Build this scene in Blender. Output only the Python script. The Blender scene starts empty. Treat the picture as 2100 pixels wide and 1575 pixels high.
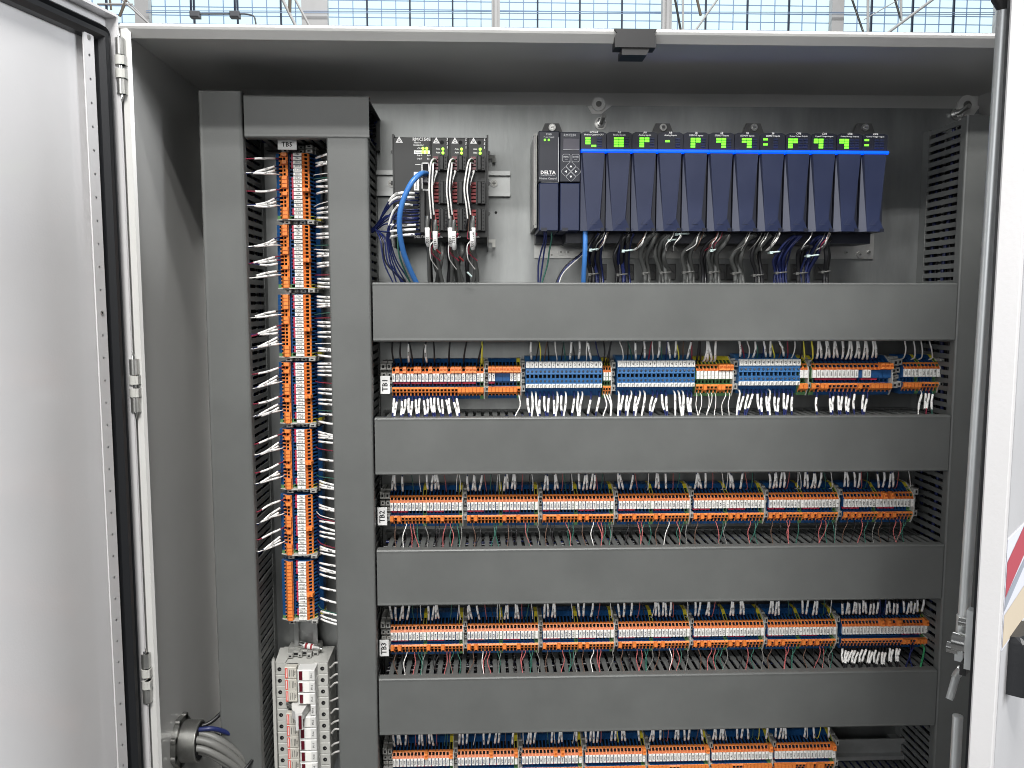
import bpy, math, random
from mathutils import Vector, Matrix
R = random.Random(7)
PI = math.pi
scene = bpy.context.scene
COL = scene.collection

# ---------------------------------------------------------------- camera
F_PX = 1701.9
PITCH, YAW, ROLL = math.radians(-5.566), math.radians(2.0455), math.radians(0.006)
CAM = Vector((0.0, -1.0834, 0.0))
FWD = Vector((math.sin(YAW)*math.cos(PITCH), math.cos(YAW)*math.cos(PITCH), math.sin(PITCH)))
RGT = Vector((math.cos(YAW), -math.sin(YAW), 0.0))
UPV = RGT.cross(FWD)
RGT, UPV = math.cos(ROLL)*RGT + math.sin(ROLL)*UPV, -math.sin(ROLL)*RGT + math.cos(ROLL)*UPV
cam_data = bpy.data.cameras.new("camera")
cam = bpy.data.objects.new("camera", cam_data)
COL.objects.link(cam)
cam.matrix_world = Matrix(((RGT.x, UPV.x, -FWD.x, CAM.x), (RGT.y, UPV.y, -FWD.y, CAM.y), (RGT.z, UPV.z, -FWD.z, CAM.z), (0, 0, 0, 1)))
cam_data.sensor_width = 36.0
cam_data.lens = F_PX/2100*36
cam_data.clip_start = 0.01
cam_data.clip_end = 100
scene.camera = cam

# ---------------------------------------------------------------- world and lamps
world = bpy.data.worlds.new("World")
scene.world = world
world.use_nodes = True
world.node_tree.nodes["Background"].inputs[0].default_value = (0.93, 0.96, 1.0, 1)
world.node_tree.nodes["Background"].inputs[1].default_value = 0.11

def area_lamp(name, loc, target, sx, sy, power, col):
    L = bpy.data.lights.new(name, 'AREA')
    L.shape = 'RECTANGLE'; L.size = sx; L.size_y = sy; L.energy = power; L.color = col
    o = bpy.data.objects.new(name, L); COL.objects.link(o)
    o.location = loc
    d = Vector(target) - Vector(loc)
    o.rotation_euler = d.to_track_quat('-Z', 'Y').to_euler()
    return o
T0 = (0.05, 0, -0.1)
area_lamp("hall_lamp_front", (-0.05, -2.30, 1.90), T0, .9, .12, 62, (1, .985, .965))
area_lamp("hall_lamp_middle", (0.1, -1.90, 1.95), T0, .9, .12, 28, (1, .985, .965))
area_lamp("hall_lamp_near", (0.15, -1.25, 2.05), T0, .9, .12, 26, (1, .985, .965))
area_lamp("side_windows", (5.6, -1.75, 1.0), (-.5, -.6, -.2), 2.0, 2.4, 500, (.95, .97, 1))
area_lamp("left_fill", (-2.3, -3.6, .6), (.2, 0, -.25), 1.6, 1.4, 40, (.97, .98, 1))  # fill light added at front left to lift the far side of the cabinet
area_lamp("rear_windows", (-.40, -4.0, .75), T0, 1.4, 1.2, 31, (1, .99, .96))

area_lamp('window_bay_fill', (0, 4.5, 7.5), (0, 9, 3.5), 10, 1.0, 520, (.95, .98, 1))  # unseen fill light added to brighten the posts and trusses
scene.view_settings.view_transform = 'Standard'
scene.view_settings.look = 'None'
scene.view_settings.exposure = 0.0
scene.view_settings.gamma = 1.0
scene.view_settings.use_curve_mapping = False
scene.cycles.max_bounces = 8
scene.cycles.filter_width = 1.0

def at(u, v, Y):
    """Point of the place seen at photo pixel (u, v) and lying in the plane at depth Y."""
    d = (u-1050)/F_PX*RGT - (v-787.5)/F_PX*UPV + FWD
    return CAM + d*((Y-CAM.y)/d.y)

# ---------------------------------------------------------------- materials
MATS = {}
def mat(name, col, rough=.5, metal=0., emit=None, estr=1., var=0., vscale=20., bump=0., bscale=300., stretch=(1, 1, 1), spec=.5, coat=0.):
    m = bpy.data.materials.new(name); m.use_nodes = True
    nt = m.node_tree; b = nt.nodes["Principled BSDF"]
    b.inputs["Base Color"].default_value = (*col, 1)
    b.inputs["Roughness"].default_value = rough
    b.inputs["Metallic"].default_value = metal
    b.inputs["Specular IOR Level"].default_value = spec
    if coat: b.inputs["Coat Weight"].default_value = coat; b.inputs["Coat Roughness"].default_value = .15
    if emit:
        b.inputs["Emission Color"].default_value = (*emit, 1); b.inputs["Emission Strength"].default_value = estr
    if var or bump:
        tc = nt.nodes.new("ShaderNodeNewGeometry"); mp = nt.nodes.new("ShaderNodeMapping")
        mp.inputs["Scale"].default_value = stretch
        nt.links.new(tc.outputs["Position"], mp.inputs["Vector"])
    if var:
        n = nt.nodes.new("ShaderNodeTexNoise"); n.inputs["Scale"].default_value = vscale; n.inputs["Detail"].default_value = 6
        n.inputs["Roughness"].default_value = .6
        nt.links.new(mp.outputs[0], n.inputs["Vector"])
        r = nt.nodes.new("ShaderNodeMapRange"); r.inputs["From Min"].default_value = .3; r.inputs["From Max"].default_value = .7
        r.inputs["To Min"].default_value = 1-var; r.inputs["To Max"].default_value = 1+var
        nt.links.new(n.outputs["Fac"], r.inputs["Value"])
        mx = nt.nodes.new("ShaderNodeVectorMath"); mx.operation = 'SCALE'
        mx.inputs[0].default_value = col
        nt.links.new(r.outputs[0], mx.inputs["Scale"]); nt.links.new(mx.outputs[0], b.inputs["Base Color"])
        r2 = nt.nodes.new("ShaderNodeMapRange"); r2.inputs["To Min"].default_value = rough-.08; r2.inputs["To Max"].default_value = rough+.08
        nt.links.new(n.outputs["Fac"], r2.inputs["Value"]); nt.links.new(r2.outputs[0], b.inputs["Roughness"])
    if bump:
        n2 = nt.nodes.new("ShaderNodeTexNoise"); n2.inputs["Scale"].default_value = bscale; n2.inputs["Detail"].default_value = 3
        nt.links.new(mp.outputs[0], n2.inputs["Vector"])
        bp = nt.nodes.new("ShaderNodeBump"); bp.inputs["Strength"].default_value = bump; bp.inputs["Distance"].default_value = .001
        nt.links.new(n2.outputs["Fac"], bp.inputs["Height"]); nt.links.new(bp.outputs[0], b.inputs["Normal"])
    MATS[name] = m
    return m
mat('paint', (.60, .598, .58), .34, var=.03, vscale=14, bump=.12, bscale=450, coat=.25)
mat('door_paint', (.64, .635, .64), .32, var=.02, vscale=10, bump=.10, bscale=420, coat=.8)
MATS['door_paint'].node_tree.nodes['Principled BSDF'].inputs['Coat Roughness'].default_value = .11
mat('duct', (.117, .122, .118), .44, var=.085, vscale=13, bump=.06, bscale=700)
mat('galv', (.29, .30, .298), .42, .90, var=.20, vscale=30, bump=.1, bscale=260, stretch=(1.0, 1.0, .22))
mat('rail', (.46, .47, .465), .36, .65, var=.1, vscale=60)
mat('chrome', (.78, .78, .76), .14, 1.)
mat('zinc', (.50, .50, .485), .36, .9, var=.12, vscale=80)
mat('rod_zinc', (.62, .64, .64), .42, .7, var=.06, vscale=30)
mat('gland', (.30, .30, .285), .38, .9, var=.2, vscale=60)
mat('steel_dark', (.22, .22, .21), .3, .9)
mat('rubber', (.013, .014, .016), .38, bump=.1, bscale=500)
mat('black', (.012, .012, .013), .45)
mat('hole_shade', (.006, .006, .007), .9)  # near-black that paints in the shade inside holes, slots and recesses
mat('black_case', (.013, .014, .014), .42, var=.1, vscale=40)
mat('conn_black', (.020, .021, .021), .5)
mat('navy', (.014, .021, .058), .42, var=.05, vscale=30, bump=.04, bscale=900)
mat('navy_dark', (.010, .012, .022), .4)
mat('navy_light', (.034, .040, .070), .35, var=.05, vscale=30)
mat('orange', (.88, .265, .055), .42)
mat('orange_dark', (.62, .13, .02), .45)
mat('term_blue', (.014, .085, .25), .42)
mat('relay_blue', (.045, .17, .40), .45, var=.05)
mat('term_green', (.13, .30, .12), .45)
mat('term_yellow', (.78, .66, .05), .45)
mat('term_grey', (.34, .34, .32), .5)
mat('marker', (.88, .87, .83), .5)
mat('ink', (.02, .02, .022), .6)
mat('jumper', (.45, .025, .07), .45)
mat('label_white', (.82, .82, .81), .45)
mat('silver_print', (.42, .43, .45), .4)
mat('red_print', (.75, .10, .07), .5)
mat('led_green', (.1, .6, .05), .4, emit=(.22, 1, .02), estr=1.5)
mat('led_round', (.3, .9, .1), .4, emit=(.42, 1, .06), estr=2.4)
mat('led_blue', (.0, .05, .9), .3, emit=(.0, .075, 1), estr=1.7)
mat('fuse_grey', (.50, .50, .47), .5, var=.03, vscale=40)
mat('fuse_white', (.68, .68, .66), .42)
mat('fuse_beige', (.56, .54, .48), .5)
mat('fuse_red', (.10, .004, .012), .25)
mat('screen', (.075, .072, .09), .25)
mat('w_white', (.80, .79, .76), .38)
mat('w_blue', (.014, .022, .10), .35)
mat('w_sky', (.05, .19, .52), .33)
mat('w_black', (.014, .014, .016), .35)
mat('w_red', (.24, .02, .045), .4)
mat('w_pink', (.40, .11, .11), .4)
mat('w_green', (.03, .12, .09), .4)
mat('w_leaf', (.04, .28, .12), .4)
mat('w_brown', (.12, .07, .05), .4)
mat('w_yellow', (.75, .68, .08), .4)
mat('w_grey', (.085, .088, .085), .42)
mat('w_light_grey', (.17, .17, .16), .45)
mat('sleeve', (.90, .90, .88), .42)
mat('tie_white', (.50, .62, .60), .4)
mat('tie_grey', (.11, .11, .105), .4)
mat('mount_grey', (.10, .10, .10), .45)
mat('window_glass', (.10, .13, .14), .3, emit=(.74, .94, 1.0), estr=1.05)
mat('mullion', (.30, .42, .62), .5)
mat('mullion_dark', (.03, .04, .07), .5)
mat('white_steel', (.62, .60, .58), .5, var=.06, vscale=3)
mat('hall_grey', (.16, .16, .17), .5)
mat('hall_floor', (.07, .07, .07), .5, var=.2, vscale=2)
mat('brown_steel', (.20, .16, .12), .6)
mat('sticker_white', (.55, .56, .62), .4)
mat('sticker_red', (.36, .05, .07), .4)
mat('sticker_tan', (.45, .38, .28), .5)
mat('sticker_grey', (.22, .24, .28), .5)
mat('red_fuse_band', (.30, .022, .03), .4)
mat('plug_red', (.17, .012, .014), .45)

# ---------------------------------------------------------------- mesh collecting
_txt = {}
def text_tris(s):
    if s not in _txt:
        c = bpy.data.curves.new('lettering', 'FONT'); c.body = s; c.size = 1.0; c.resolution_u = 1
        c.align_x = 'CENTER'; c.align_y = 'CENTER'; c.offset = 0.02
        o = bpy.data.objects.new('lettering', c)
        me = bpy.data.meshes.new_from_object(o)
        _txt[s] = ([(v.co.x, v.co.y) for v in me.vertices], [tuple(p.vertices) for p in me.polygons])
        bpy.data.meshes.remove(me); bpy.data.objects.remove(o); bpy.data.curves.remove(c)
    return _txt[s]

class MB:
    def __init__(s): s.v = []; s.f = []; s.m = []; s.s = []
    def add(s, vs, fs, m, smooth=False):
        o = len(s.v); s.v += [tuple(p) for p in vs]
        for i, f in enumerate(fs):
            s.f.append(tuple(k+o for k in f)); s.m.append(m if isinstance(m, str) else m[i]); s.s.append(smooth)
        return s
    def box(s, x0, x1, y0, y1, z0, z1, m):
        v = [(x, y, z) for x in (x0, x1) for y in (y0, y1) for z in (z0, z1)]
        return s.add(v, [(0, 1, 3, 2), (4, 6, 7, 5), (0, 4, 5, 1), (2, 3, 7, 6), (0, 2, 6, 4), (1, 5, 7, 3)], m)
    def bbox(s, x0, x1, y0, y1, z0, z1, m, b):
        """box whose front (low y) rim is chamfered by b"""
        v = [(x0, y1, z0), (x1, y1, z0), (x1, y1, z1), (x0, y1, z1), (x0, y0+b, z0), (x1, y0+b, z0), (x1, y0+b, z1), (x0, y0+b, z1),
             (x0+b, y0, z0+b), (x1-b, y0, z0+b), (x1-b, y0, z1-b), (x0+b, y0, z1-b)]
        f = [(0, 1, 2, 3), (8, 11, 10, 9)]
        for i in range(4):
            j = (i+1) % 4
            f += [(i, 4+i, 4+j, j), (4+i, 8+i, 8+j, 4+j)]
        return s.add(v, f, m)
    def prism(s, pts, ax, a0, a1, m, cap=None, smooth=False):
        def P(p, a):
            return (a, p[0], p[1]) if ax == 'x' else (p[0], p[1], a) if ax == 'z' else (p[0], a, p[1])
        n = len(pts)
        v = [P(p, a0) for p in pts] + [P(p, a1) for p in pts]
        ms = [m]*n if isinstance(m, str) else list(m)
        s.add(v, [(i, (i+1) % n, n+(i+1) % n, n+i) for i in range(n)], ms, smooth)
        c = cap or ms[0]
        s.add(v, [tuple(range(n-1, -1, -1)), tuple(range(n, 2*n))], c)
        return s
    def tube(s, pts, r, n, m, caps=True):
        pts = [Vector(p) for p in pts]
        k = len(pts); rs = r if isinstance(r, (list, tuple)) else [r]*k
        t0 = (pts[1]-pts[0]).normalized()
        a = t0.cross(Vector((0, 0, 1)))
        if a.length < .1: a = t0.cross(Vector((1, 0, 0)))
        a.normalize(); vs = []
        for i in range(k):
            t = (pts[min(i+1, k-1)]-pts[max(i-1, 0)]).normalized()
            a = (a - t*a.dot(t)).normalized(); b = t.cross(a)
            for j in range(n):
                an = 2*PI*j/n
                vs.append(pts[i] + (a*math.cos(an)+b*math.sin(an))*rs[i])
        fs = [(i*n+j, i*n+(j+1) % n, (i+1)*n+(j+1) % n, (i+1)*n+j) for i in range(k-1) for j in range(n)]
        s.add(vs, fs, m, True)
        if caps: s.add(vs, [tuple(range(n-1, -1, -1)), tuple((k-1)*n+j for j in range(n))], m)
        return s
    def text(s, t, o, right, up, size, m):
        vs, fs = text_tris(t); o, right, up = Vector(o), Vector(right), Vector(up)
        return s.add([o+right*(x*size)+up*(y*size) for x, y in vs], fs, m)
    def mesh(s, name):
        me = bpy.data.meshes.new(name)
        me.from_pydata(s.v, [], s.f)
        names = []
        idx = []
        for x in s.m:
            if x not in names: names.append(x)
            idx.append(names.index(x))
        for x in names: me.materials.append(MATS[x])
        me.polygons.foreach_set('material_index', idx)
        me.polygons.foreach_set('use_smooth', s.s)
        me.update()
        return me

def obj(name, mesh, parent=None, loc=None, label=None, cat=None, group=None, kind=None, rot=None, scale=None):
    if isinstance(mesh, MB): mesh = mesh.mesh(name)
    o = bpy.data.objects.new(name, mesh); COL.objects.link(o)
    if parent is not None: o.parent = parent
    if loc is not None: o.location = loc
    if rot is not None: o.rotation_euler = rot
    if scale is not None: o.scale = scale
    if label: o['label'] = label
    if cat: o['category'] = cat
    if group: o['group'] = group
    if kind: o['kind'] = kind
    return o
def thing(name, label, cat, loc=(0, 0, 0), group=None, rot=None):
    return obj(name, None, None, loc, label, cat, group, rot=rot)
ORD = ['first', 'second', 'third', 'fourth', 'fifth', 'sixth', 'seventh', 'eighth', 'ninth', 'tenth', 'eleventh', 'twelfth', 'thirteenth', 'fourteenth',
       'fifteenth', 'sixteenth', 'seventeenth', 'eighteenth', 'nineteenth', 'twentieth', 'twenty-first', 'twenty-second', 'twenty-third', 'twenty-fourth', 'twenty-fifth', 'twenty-sixth']

def catmull(P, n=6):
    P = [Vector(p) for p in P]
    if len(P) == 2: return [P[0].lerp(P[1], i/n) for i in range(n+1)]
    Q = [P[0]*2-P[1]] + P + [P[-1]*2-P[-2]]
    out = []
    for i in range(1, len(Q)-2):
        a, b, c, d = Q[i-1:i+3]
        for k in range(n):
            t = k/n
            out.append(.5*((2*b)+(c-a)*t+(2*a-5*b+4*c-d)*t*t+(3*b-a-3*c+d)*t**3))
    out.append(P[-1])
    return out
def slab(x0, x1, y0, y1, z0, z1): return (x0, x1, y0, y1, z0, z1)

# ================================================================ THE CABINET
YF = -0.200            # front edge of the box
YB = 0.050             # back wall, behind the mounting panel
YC = -0.104            # face of the duct covers
XL, XR = -0.3695, at(2007, 200, YB).x          # inner faces of the side walls
ZT = at(1200, 190, YB).z         # ceiling
ZB = -0.95
cab = thing('control_cabinet', 'light grey steel control cabinet with both doors open and its wiring showing', 'cabinet', (0, 0, 0))
def loc_obj(name, mb, parent=cab, **k): return obj(name, mb, parent, **k)
t = .002
loc_obj('back_wall', MB().box(XL, XR, YB, YB+t, ZB, ZT, 'paint'))
loc_obj('side_wall', MB().box(XL-t, XL, YF+.006, YB+t, ZB, ZT, 'paint'))
loc_obj('side_wall', MB().box(XR, XR+t, YF+.006, YB+t, ZB, ZT, 'paint'))
loc_obj('ceiling', MB().box(XL-t, XR+t, YF+.006, YB+t, ZT+.0002, ZT+t, 'paint'))
loc_obj('floor_plate', MB().box(XL-t, XR+t, YF, YB+t, ZB-t, ZB, 'paint'))
# folded lip round the opening: a bright outer slope and a shaded inner slope
XLo, XRo = at(256, 300, YF).x, XR+.012
zr = at(1300, 69, YF).z; zt_ = at(1300, 57, YF).z
lip = MB()
lip.prism([(YF+.004, zt_), (YF-.0015, zt_-.0018), (YF-.003, zr+.001), (YF-.0018, zr-.0012), (YF+.006, at(1300, 86, YF).z), (YF+.0085, at(1300, 86, YF).z+.0004), (YF+.0085, ZT+.0001), (YF+.012, zt_)], 'x', XLo+.001, XRo, 'paint')
loc_obj('top_lip', lip)
lipL = MB()
lipL.prism([(XLo, YF+.02), (XLo, YF+.001), (XLo+.0015, YF-.0015), (XLo+.008, YF-.002), (XLo+.0105, YF+.001), (XL+.0012, YF+.008), (XL, YF+.0085), (XL-.0021, YF+.02)], 'z', ZB, zt_-.0035, 'paint')
loc_obj('hinge_side_lip', lipL)
lipR = MB()
lipR.prism([(XR, YF+.008), (XR+.004, YF-.002), (XRo, YF-.002), (XRo, YF+.02), (XR, YF+.02)], 'z', ZB, zt_-.0035, 'paint')
loc_obj('far_side_lip', lipR)
# latch keeper under the top lip
k0, k1 = at(1259, 60, YF-.004), at(1347, 60, YF-.004)
kx = (k0.x+k1.x)/2; kw = (k1.x-k0.x)/2
kz = at(1303, 60, YF-.004).z
kp = MB()
kp.prism([(kx-kw, kz), (kx-kw+.003, kz-.004), (kx-kw+.001, kz-.0075), (kx-kw+.001, kz-.0185), (kx+kw-.001, kz-.0185), (kx+kw-.001, kz-.0075), (kx+kw-.003, kz-.004), (kx+kw, kz)], 'y', YF-.006, YF+.012, 'black')
kp.prism([(kx-kw*.62, kz-.0185), (kx-kw*.62, kz-.0255), (kx+kw*.55, kz-.0255), (kx+kw*.68, kz-.0185)], 'y', YF-.004, YF+.02, 'black')
loc_obj('latch_keeper', kp)
# tabs welded inside the hinge side
for (u, v0, v1) in ((292, 133, 165), (313, 762, 798), (335, 1345, 1400)):
    a = at(u, v0, YF+.025).z; b = at(u, v1, YF+.025).z
    m = MB(); x = XL
    y1, y2 = YF+.006, YF+.030
    m.prism([(y1, a+.010), (y2-.006, a), (y2, a-.006), (y2, b+.004), (y2-.004, b), (y1, b-.002)], 'x', x, x+.003, 'paint')
    m.prism([(y1, b-.003), (y2-.006, b-.003), (y2-.010, b-.008), (y1, b-.009)], 'x', x, x+.003, 'paint')
    m.tube([(x+.0028, y2-.006, (a+b)/2), (x+.0034, y2-.006, (a+b)/2)], .0011, 8, 'steel_dark')
    loc_obj('welded_tab', m)

# ---- hinges
def hinge(vt, vb, uc, parent):
    zt, zb = at(uc, vt, YF).z, at(uc, vb, YF).z
    x = at(uc, (vt+vb)/2, YF-.006).x; y = YF-.006
    h = zt-zb
    g = MB()
    g.tube([(x, y, zt), (x, y, zt-.06*h), (x, y, zt-.12*h)], [.0006, .0019, .0022], 10, 'chrome')
    g.tube([(x, y, zb), (x, y, zb+.09*h), (x, y, zb+.12*h)], [.0005, .0021, .0016], 10, 'chrome')
    g.tube([(x, y, zt-.1*h), (x, y, zb+.12*h)], .0022, 8, 'chrome')
    e = loc_obj('hinge', g, parent)
    for a, b, r, mt in ((.10, .33, .0042, 'zinc'), (.345, .475, .0050, 'fuse_grey'), (.535, .665, .0050, 'fuse_grey'), (.68, .89, .0042, 'zinc')):
        q = MB(); q.tube([(x, y, zt-a*h), (x, y, zt-b*h)], r, 12, mt)
        q.box(x, x+r*1.1, y-r*.75, y+r*.75, zt-b*h, zt-a*h, mt)
        obj('barrel', q, e)
hinge(68, 212, 247, cab); hinge(722, 858, 275.5, cab); hinge(1323, 1448, 299.5, cab)

# ---- open doors. Local frame: s along the door from the hinge, n towards its inner side, z
def door_frame(H, d, n):
    d = Vector((d[0], d[1], 0)).normalized(); n = Vector((n[0], n[1], 0)).normalized()
    return lambda s, k, z: (H[0]+d.x*s+n.x*k, H[1]+d.y*s+n.y*k, z)
def dbox(mb, fr, s0, s1, n0, n1, z0, z1, m):
    v = [fr(s, n, z) for s in (s0, s1) for n in (n0, n1) for z in (z0, z1)]
    return mb.add(v, [(0, 1, 3, 2), (4, 6, 7, 5), (0, 4, 5, 1), (2, 3, 7, 6), (0, 2, 6, 4), (1, 5, 7, 3)], m)
Hx = XLo-.0005
FL = door_frame((Hx, YF-.004), (-.25, -.968), (.968, -.25))
DZ = zt_+.004
DW = .52
m = MB()
dbox(m, FL, .002, DW, -.016, -.012, ZB, DZ, 'door_paint')
dbox(m, FL, .001, .0035, -.012, .002, ZB, DZ, 'door_paint')
dbox(m, FL, .0035, DW, -.012, .003, DZ-.0025, DZ, 'door_paint')
door = loc_obj('door', m, label='open cabinet door with black gasket and punched stiffener bar inside')
m = MB(); dbox(m, FL, .0036, .5, -.0118, -.0105, ZB, DZ-.0026, 'door_paint'); obj('inner_skin', m, door)
# gasket: foam strip with a rounded top corner, laid as a swept profile
def gasket(fr, s_in, z_top, s_end, w, h, k0, name, parent, base='rubber'):
    path = [(s_in, ZB)]
    rad = .012
    path.append((s_in, z_top-rad))
    for i in range(1, 7):
        a = PI/2*i/6
        path.append((s_in+rad-rad*math.cos(a), z_top-rad+rad*math.sin(a)))
    path.append((s_end, z_top))
    prof = [(0, 0), (0, h*.5), (w*.18, h*.9), (w*.34, h*.55), (w*.45, h*.98), (w*.72, h), (w*.95, h*.6), (w, 0)]
    vs = []; n = len(prof)
    for i, (s, z) in enumerate(path):
        a = Vector(path[max(i-1, 0)]); b = Vector(path[min(i+1, len(path)-1)])
        tt = (b-a).normalized(); nn = Vector((tt.y, -tt.x))
        for (o, hh) in prof: vs.append(fr(s+nn.x*o, k0+hh, z+nn.y*o))
    fs = [(i*n+j, i*n+j+1, (i+1)*n+j+1, (i+1)*n+j) for i in range(len(path)-1) for j in range(n-1)]
    return obj(name, MB().add(vs, fs, base, False), parent)
gasket(FL, .0085, DZ-.013, .5, .0180, .0125, -.0104, 'gasket', door)
# punched bar, standing off the door, with screws
bz = at(206, 70, YF-.03).z
SK = -.0015
m = MB()
bar = []
zh = bz-.007-.0165; zprev = bz-.004
HOLES = []
while zh > ZB+.02:
    HOLES.append(zh); zh -= .0225
def holed(mb, s0, s1, n, zs, zt_, zb_, r, m):
    sc = (s0+s1)/2; top = zt_
    for k, zc in enumerate(zs):
        lo = (zc+zs[k+1])/2 if k+1 < len(zs) else zb_
        N = 12; ring = [(sc+r*math.cos(2*PI*i/N), zc+r*math.sin(2*PI*i/N)) for i in range(N)]
        out = []
        for i in range(N):
            a = 2*PI*i/N; cx, cz = math.cos(a), math.sin(a)
            hx = (s1-s0)/2; hz = (top-zc) if cz > 0 else (zc-lo)
            k_ = min(hx/abs(cx) if abs(cx) > 1e-6 else 1e9, hz/abs(cz) if abs(cz) > 1e-6 else 1e9)
            out.append((sc+cx*k_, zc+cz*k_))
        cor = [(s1, top), (s0, top), (s0, lo), (s1, lo)]
        vs = [FL(a, n, b) for a, b in ring+out+cor]
        mb.add(vs, [(i, (i+1) % N, N+(i+1) % N, N+i) for i in range(N)], m)
        o2 = out
        for c in cor:
            near = sorted(range(N), key=lambda i: (out[i][0]-c[0])**2+(out[i][1]-c[1])**2)
            for i in range(N):
                a_, b_ = out[i], out[(i+1) % N]
                if (abs(a_[0]-c[0]) < 1e-7 and abs(b_[1]-c[1]) < 1e-7) or (abs(b_[0]-c[0]) < 1e-7 and abs(a_[1]-c[1]) < 1e-7):
                    mb.add([FL(*(a_[0], n, a_[1])), FL(b_[0], n, b_[1]), FL(c[0], n, c[1])], [(0, 1, 2)], m)
        top = lo
holed(m, .0335, .0475, SK, HOLES, bz-.004, ZB, .0013, 'door_paint')
holed(m, .0335, .0475, SK-.0014, HOLES, bz-.004, ZB, .0013, 'door_paint')
dbox(m, FL, .04735, .0475, SK-.0014, SK, ZB, bz-.004, 'door_paint')
dbox(m, FL, .0350, .0460, SK-.0018, SK, bz-.004, bz, 'door_paint')
dbox(m, FL, .0335, .0345, -.0105, SK-.0014, ZB, bz-.010, 'door_paint')
barob = obj('stiffener_bar', m, door)
q = MB().tube([FL(.0405, SK+.0001, bz-.007), FL(.0405, SK+.0006, bz-.007)], .0024, 12, 'zinc')
obj('screw_head', q, barob)
q = MB().tube([FL(.0405, SK+.0001, HOLES[11]), FL(.0405, SK+.0008, HOLES[11])], .0022, 12, 'zinc').tube([FL(.0405, SK+.0008, HOLES[11]), FL(.0405, SK+.0009, HOLES[11])], .0010, 8, 'hole_shade')
obj('screw_head', q, barob)
# right door, seen almost edge on
HR = (.674, YF-.002)
th = math.radians(46.6)
FR = door_frame(HR, (-math.cos(th), -math.sin(th)), (-math.sin(th), math.cos(th)))
DWR = .527
m = MB()
dbox(m, FR, 0, DWR-.001, -.0145, -.0125, ZB, DZ+.06, 'door_paint')
TH = .0145
m2 = MB()
prof = [(DWR-.004, 0), (DWR-.001, 0), (DWR, -.001), (DWR, -TH+.0015), (DWR-.0015, -TH), (DWR-.004, -TH)]
vs = [FR(s, k, z) for z in (ZB, DZ+.06) for s, k in prof]
n = len(prof)
m2.add(vs, [(i, (i+1) % n, n+(i+1) % n, n+i) for i in range(n)]+[tuple(range(n)), tuple(range(n, 2*n))], 'door_paint')
doorR = loc_obj('door', m, label='half open cabinet door seen edge on with round latch rod and black handle')
obj('door_edge', m2, doorR)
m = MB(); dbox(m, FR, DWR-.018, DWR-.008, -.004, .0030, ZB, DZ+.06, 'rubber'); obj('gasket', m, doorR)
# latch rod
zc = at(1995, 1330, -.55).z
RS, RK = DWR-.034, .0150
rz0 = at(2010, 1310, -.56).z
m = MB()
m.tube([FR(RS, RK-.0012, rz0+.012), FR(RS, RK-.0060, DZ+.03)], .0038, 14, 'rod_zinc')
m.tube([FR(RS, RK, rz0-.004), FR(RS, RK, rz0+.004), FR(RS, RK-.0012, rz0+.012)], [.0034, .0034, .0046], 12, 'rod_zinc')
m.tube([FR(RS, RK-.006, at(2058, 14, -.56).z), FR(RS, RK-.006, at(2058, -10, -.56).z), FR(RS, RK-.006, DZ+.05)], [.0046, .0085, .0085], 14, 'black')
obj('latch_rod', m, doorR)
m = MB()
zl = rz0
dbox(m, FR, RS-.002, RS+.006, RK-.003, RK+.002, zl-.018, zl-.002, 'rod_zinc')
m.tube([FR(RS+.004, RK, zl-.010), FR(RS+.004, RK+.007, zl-.010)], .004, 12, 'chrome')
m.tube([FR(RS+.012, RK-.006, zl-.002), FR(RS+.012, RK+.002, zl-.002)], .0065, 14, 'chrome')
m.tube([FR(RS+.012, RK-.006, zl+.012), FR(RS+.012, RK-.001, zl+.012)], .003, 12, 'chrome')
dbox(m, FR, RS+.008, RS+.016, RK-.012, RK-.006, zl-.018, zl+.022, 'rod_zinc')
dbox(m, FR, RS+.002, RS+.013, RK-.007, RK-.003, zl-.024, zl-.016, 'black')
obj('latch_gear', m, doorR)
m = MB()
pts = [FR(RS+.010, RK-.004, zl-.020), FR(RS+.002, RK, zl-.027), FR(RS-.002, RK+.002, zl-.032), FR(RS-.006, RK+.006, zl-.050)]
for a, b in zip(pts[:-1], pts[1:]): m.tube([a, b], .0032, 4, 'rod_zinc')
obj('latch_arm', m, doorR)
m = MB(); m.tube([FR(RS+.001, RK-.001, zl-.058), FR(RS+.001, RK-.001, ZB+.1)], .0034, 12, 'rod_zinc'); obj('latch_rod', m, doorR)
# outer face: black handle and a warning sticker
def dpoly(mb, pts, k, m): mb.add([FR(s, k, z) for s, z in pts], [tuple(range(len(pts)))], m)
hz0, hz1 = at(2085, 1437, -.585).z, at(2085, 1316, -.585).z
m = MB()
hp = [(DWR-.026, -.0146), (DWR-.0265, -.024), (DWR-.0285, -.030), (DWR-.032, -.034), (DWR-.038, -.036), (DWR-.048, -.036), (DWR-.058, -.032), (DWR-.062, -.028), (DWR-.062, -.0146)]
nh = len(hp); rings = [(hz0, 0.0), (hz0+.001, 1.), (hz1-.010, 1.), (hz1-.004, .8), (hz1, .35)]
hv = [FR(s, -.0146+(k+.0146)*(f if f else .9), z) for z, f in rings for s, k in hp]
m.add(hv, [(r*nh+i, r*nh+(i+1) % nh, (r+1)*nh+(i+1) % nh, (r+1)*nh+i) for r in range(4) for i in range(nh)]+[tuple(range(nh)), tuple(range(4*nh, 5*nh))], 'rubber')
m.tube([FR(DWR-.042, -.0362, hz0+.022), FR(DWR-.042, -.0385, hz0+.022)], .006, 12, 'chrome')
obj('door_handle', m, doorR)
sz = lambda v: at(2085, v, -.575).z
m = MB()
s1, s2 = DWR-.003, DWR-.09
dbox(m, FR, s2, s1, -.0150, -.0146, sz(1310), sz(1090), 'sticker_white')
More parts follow.
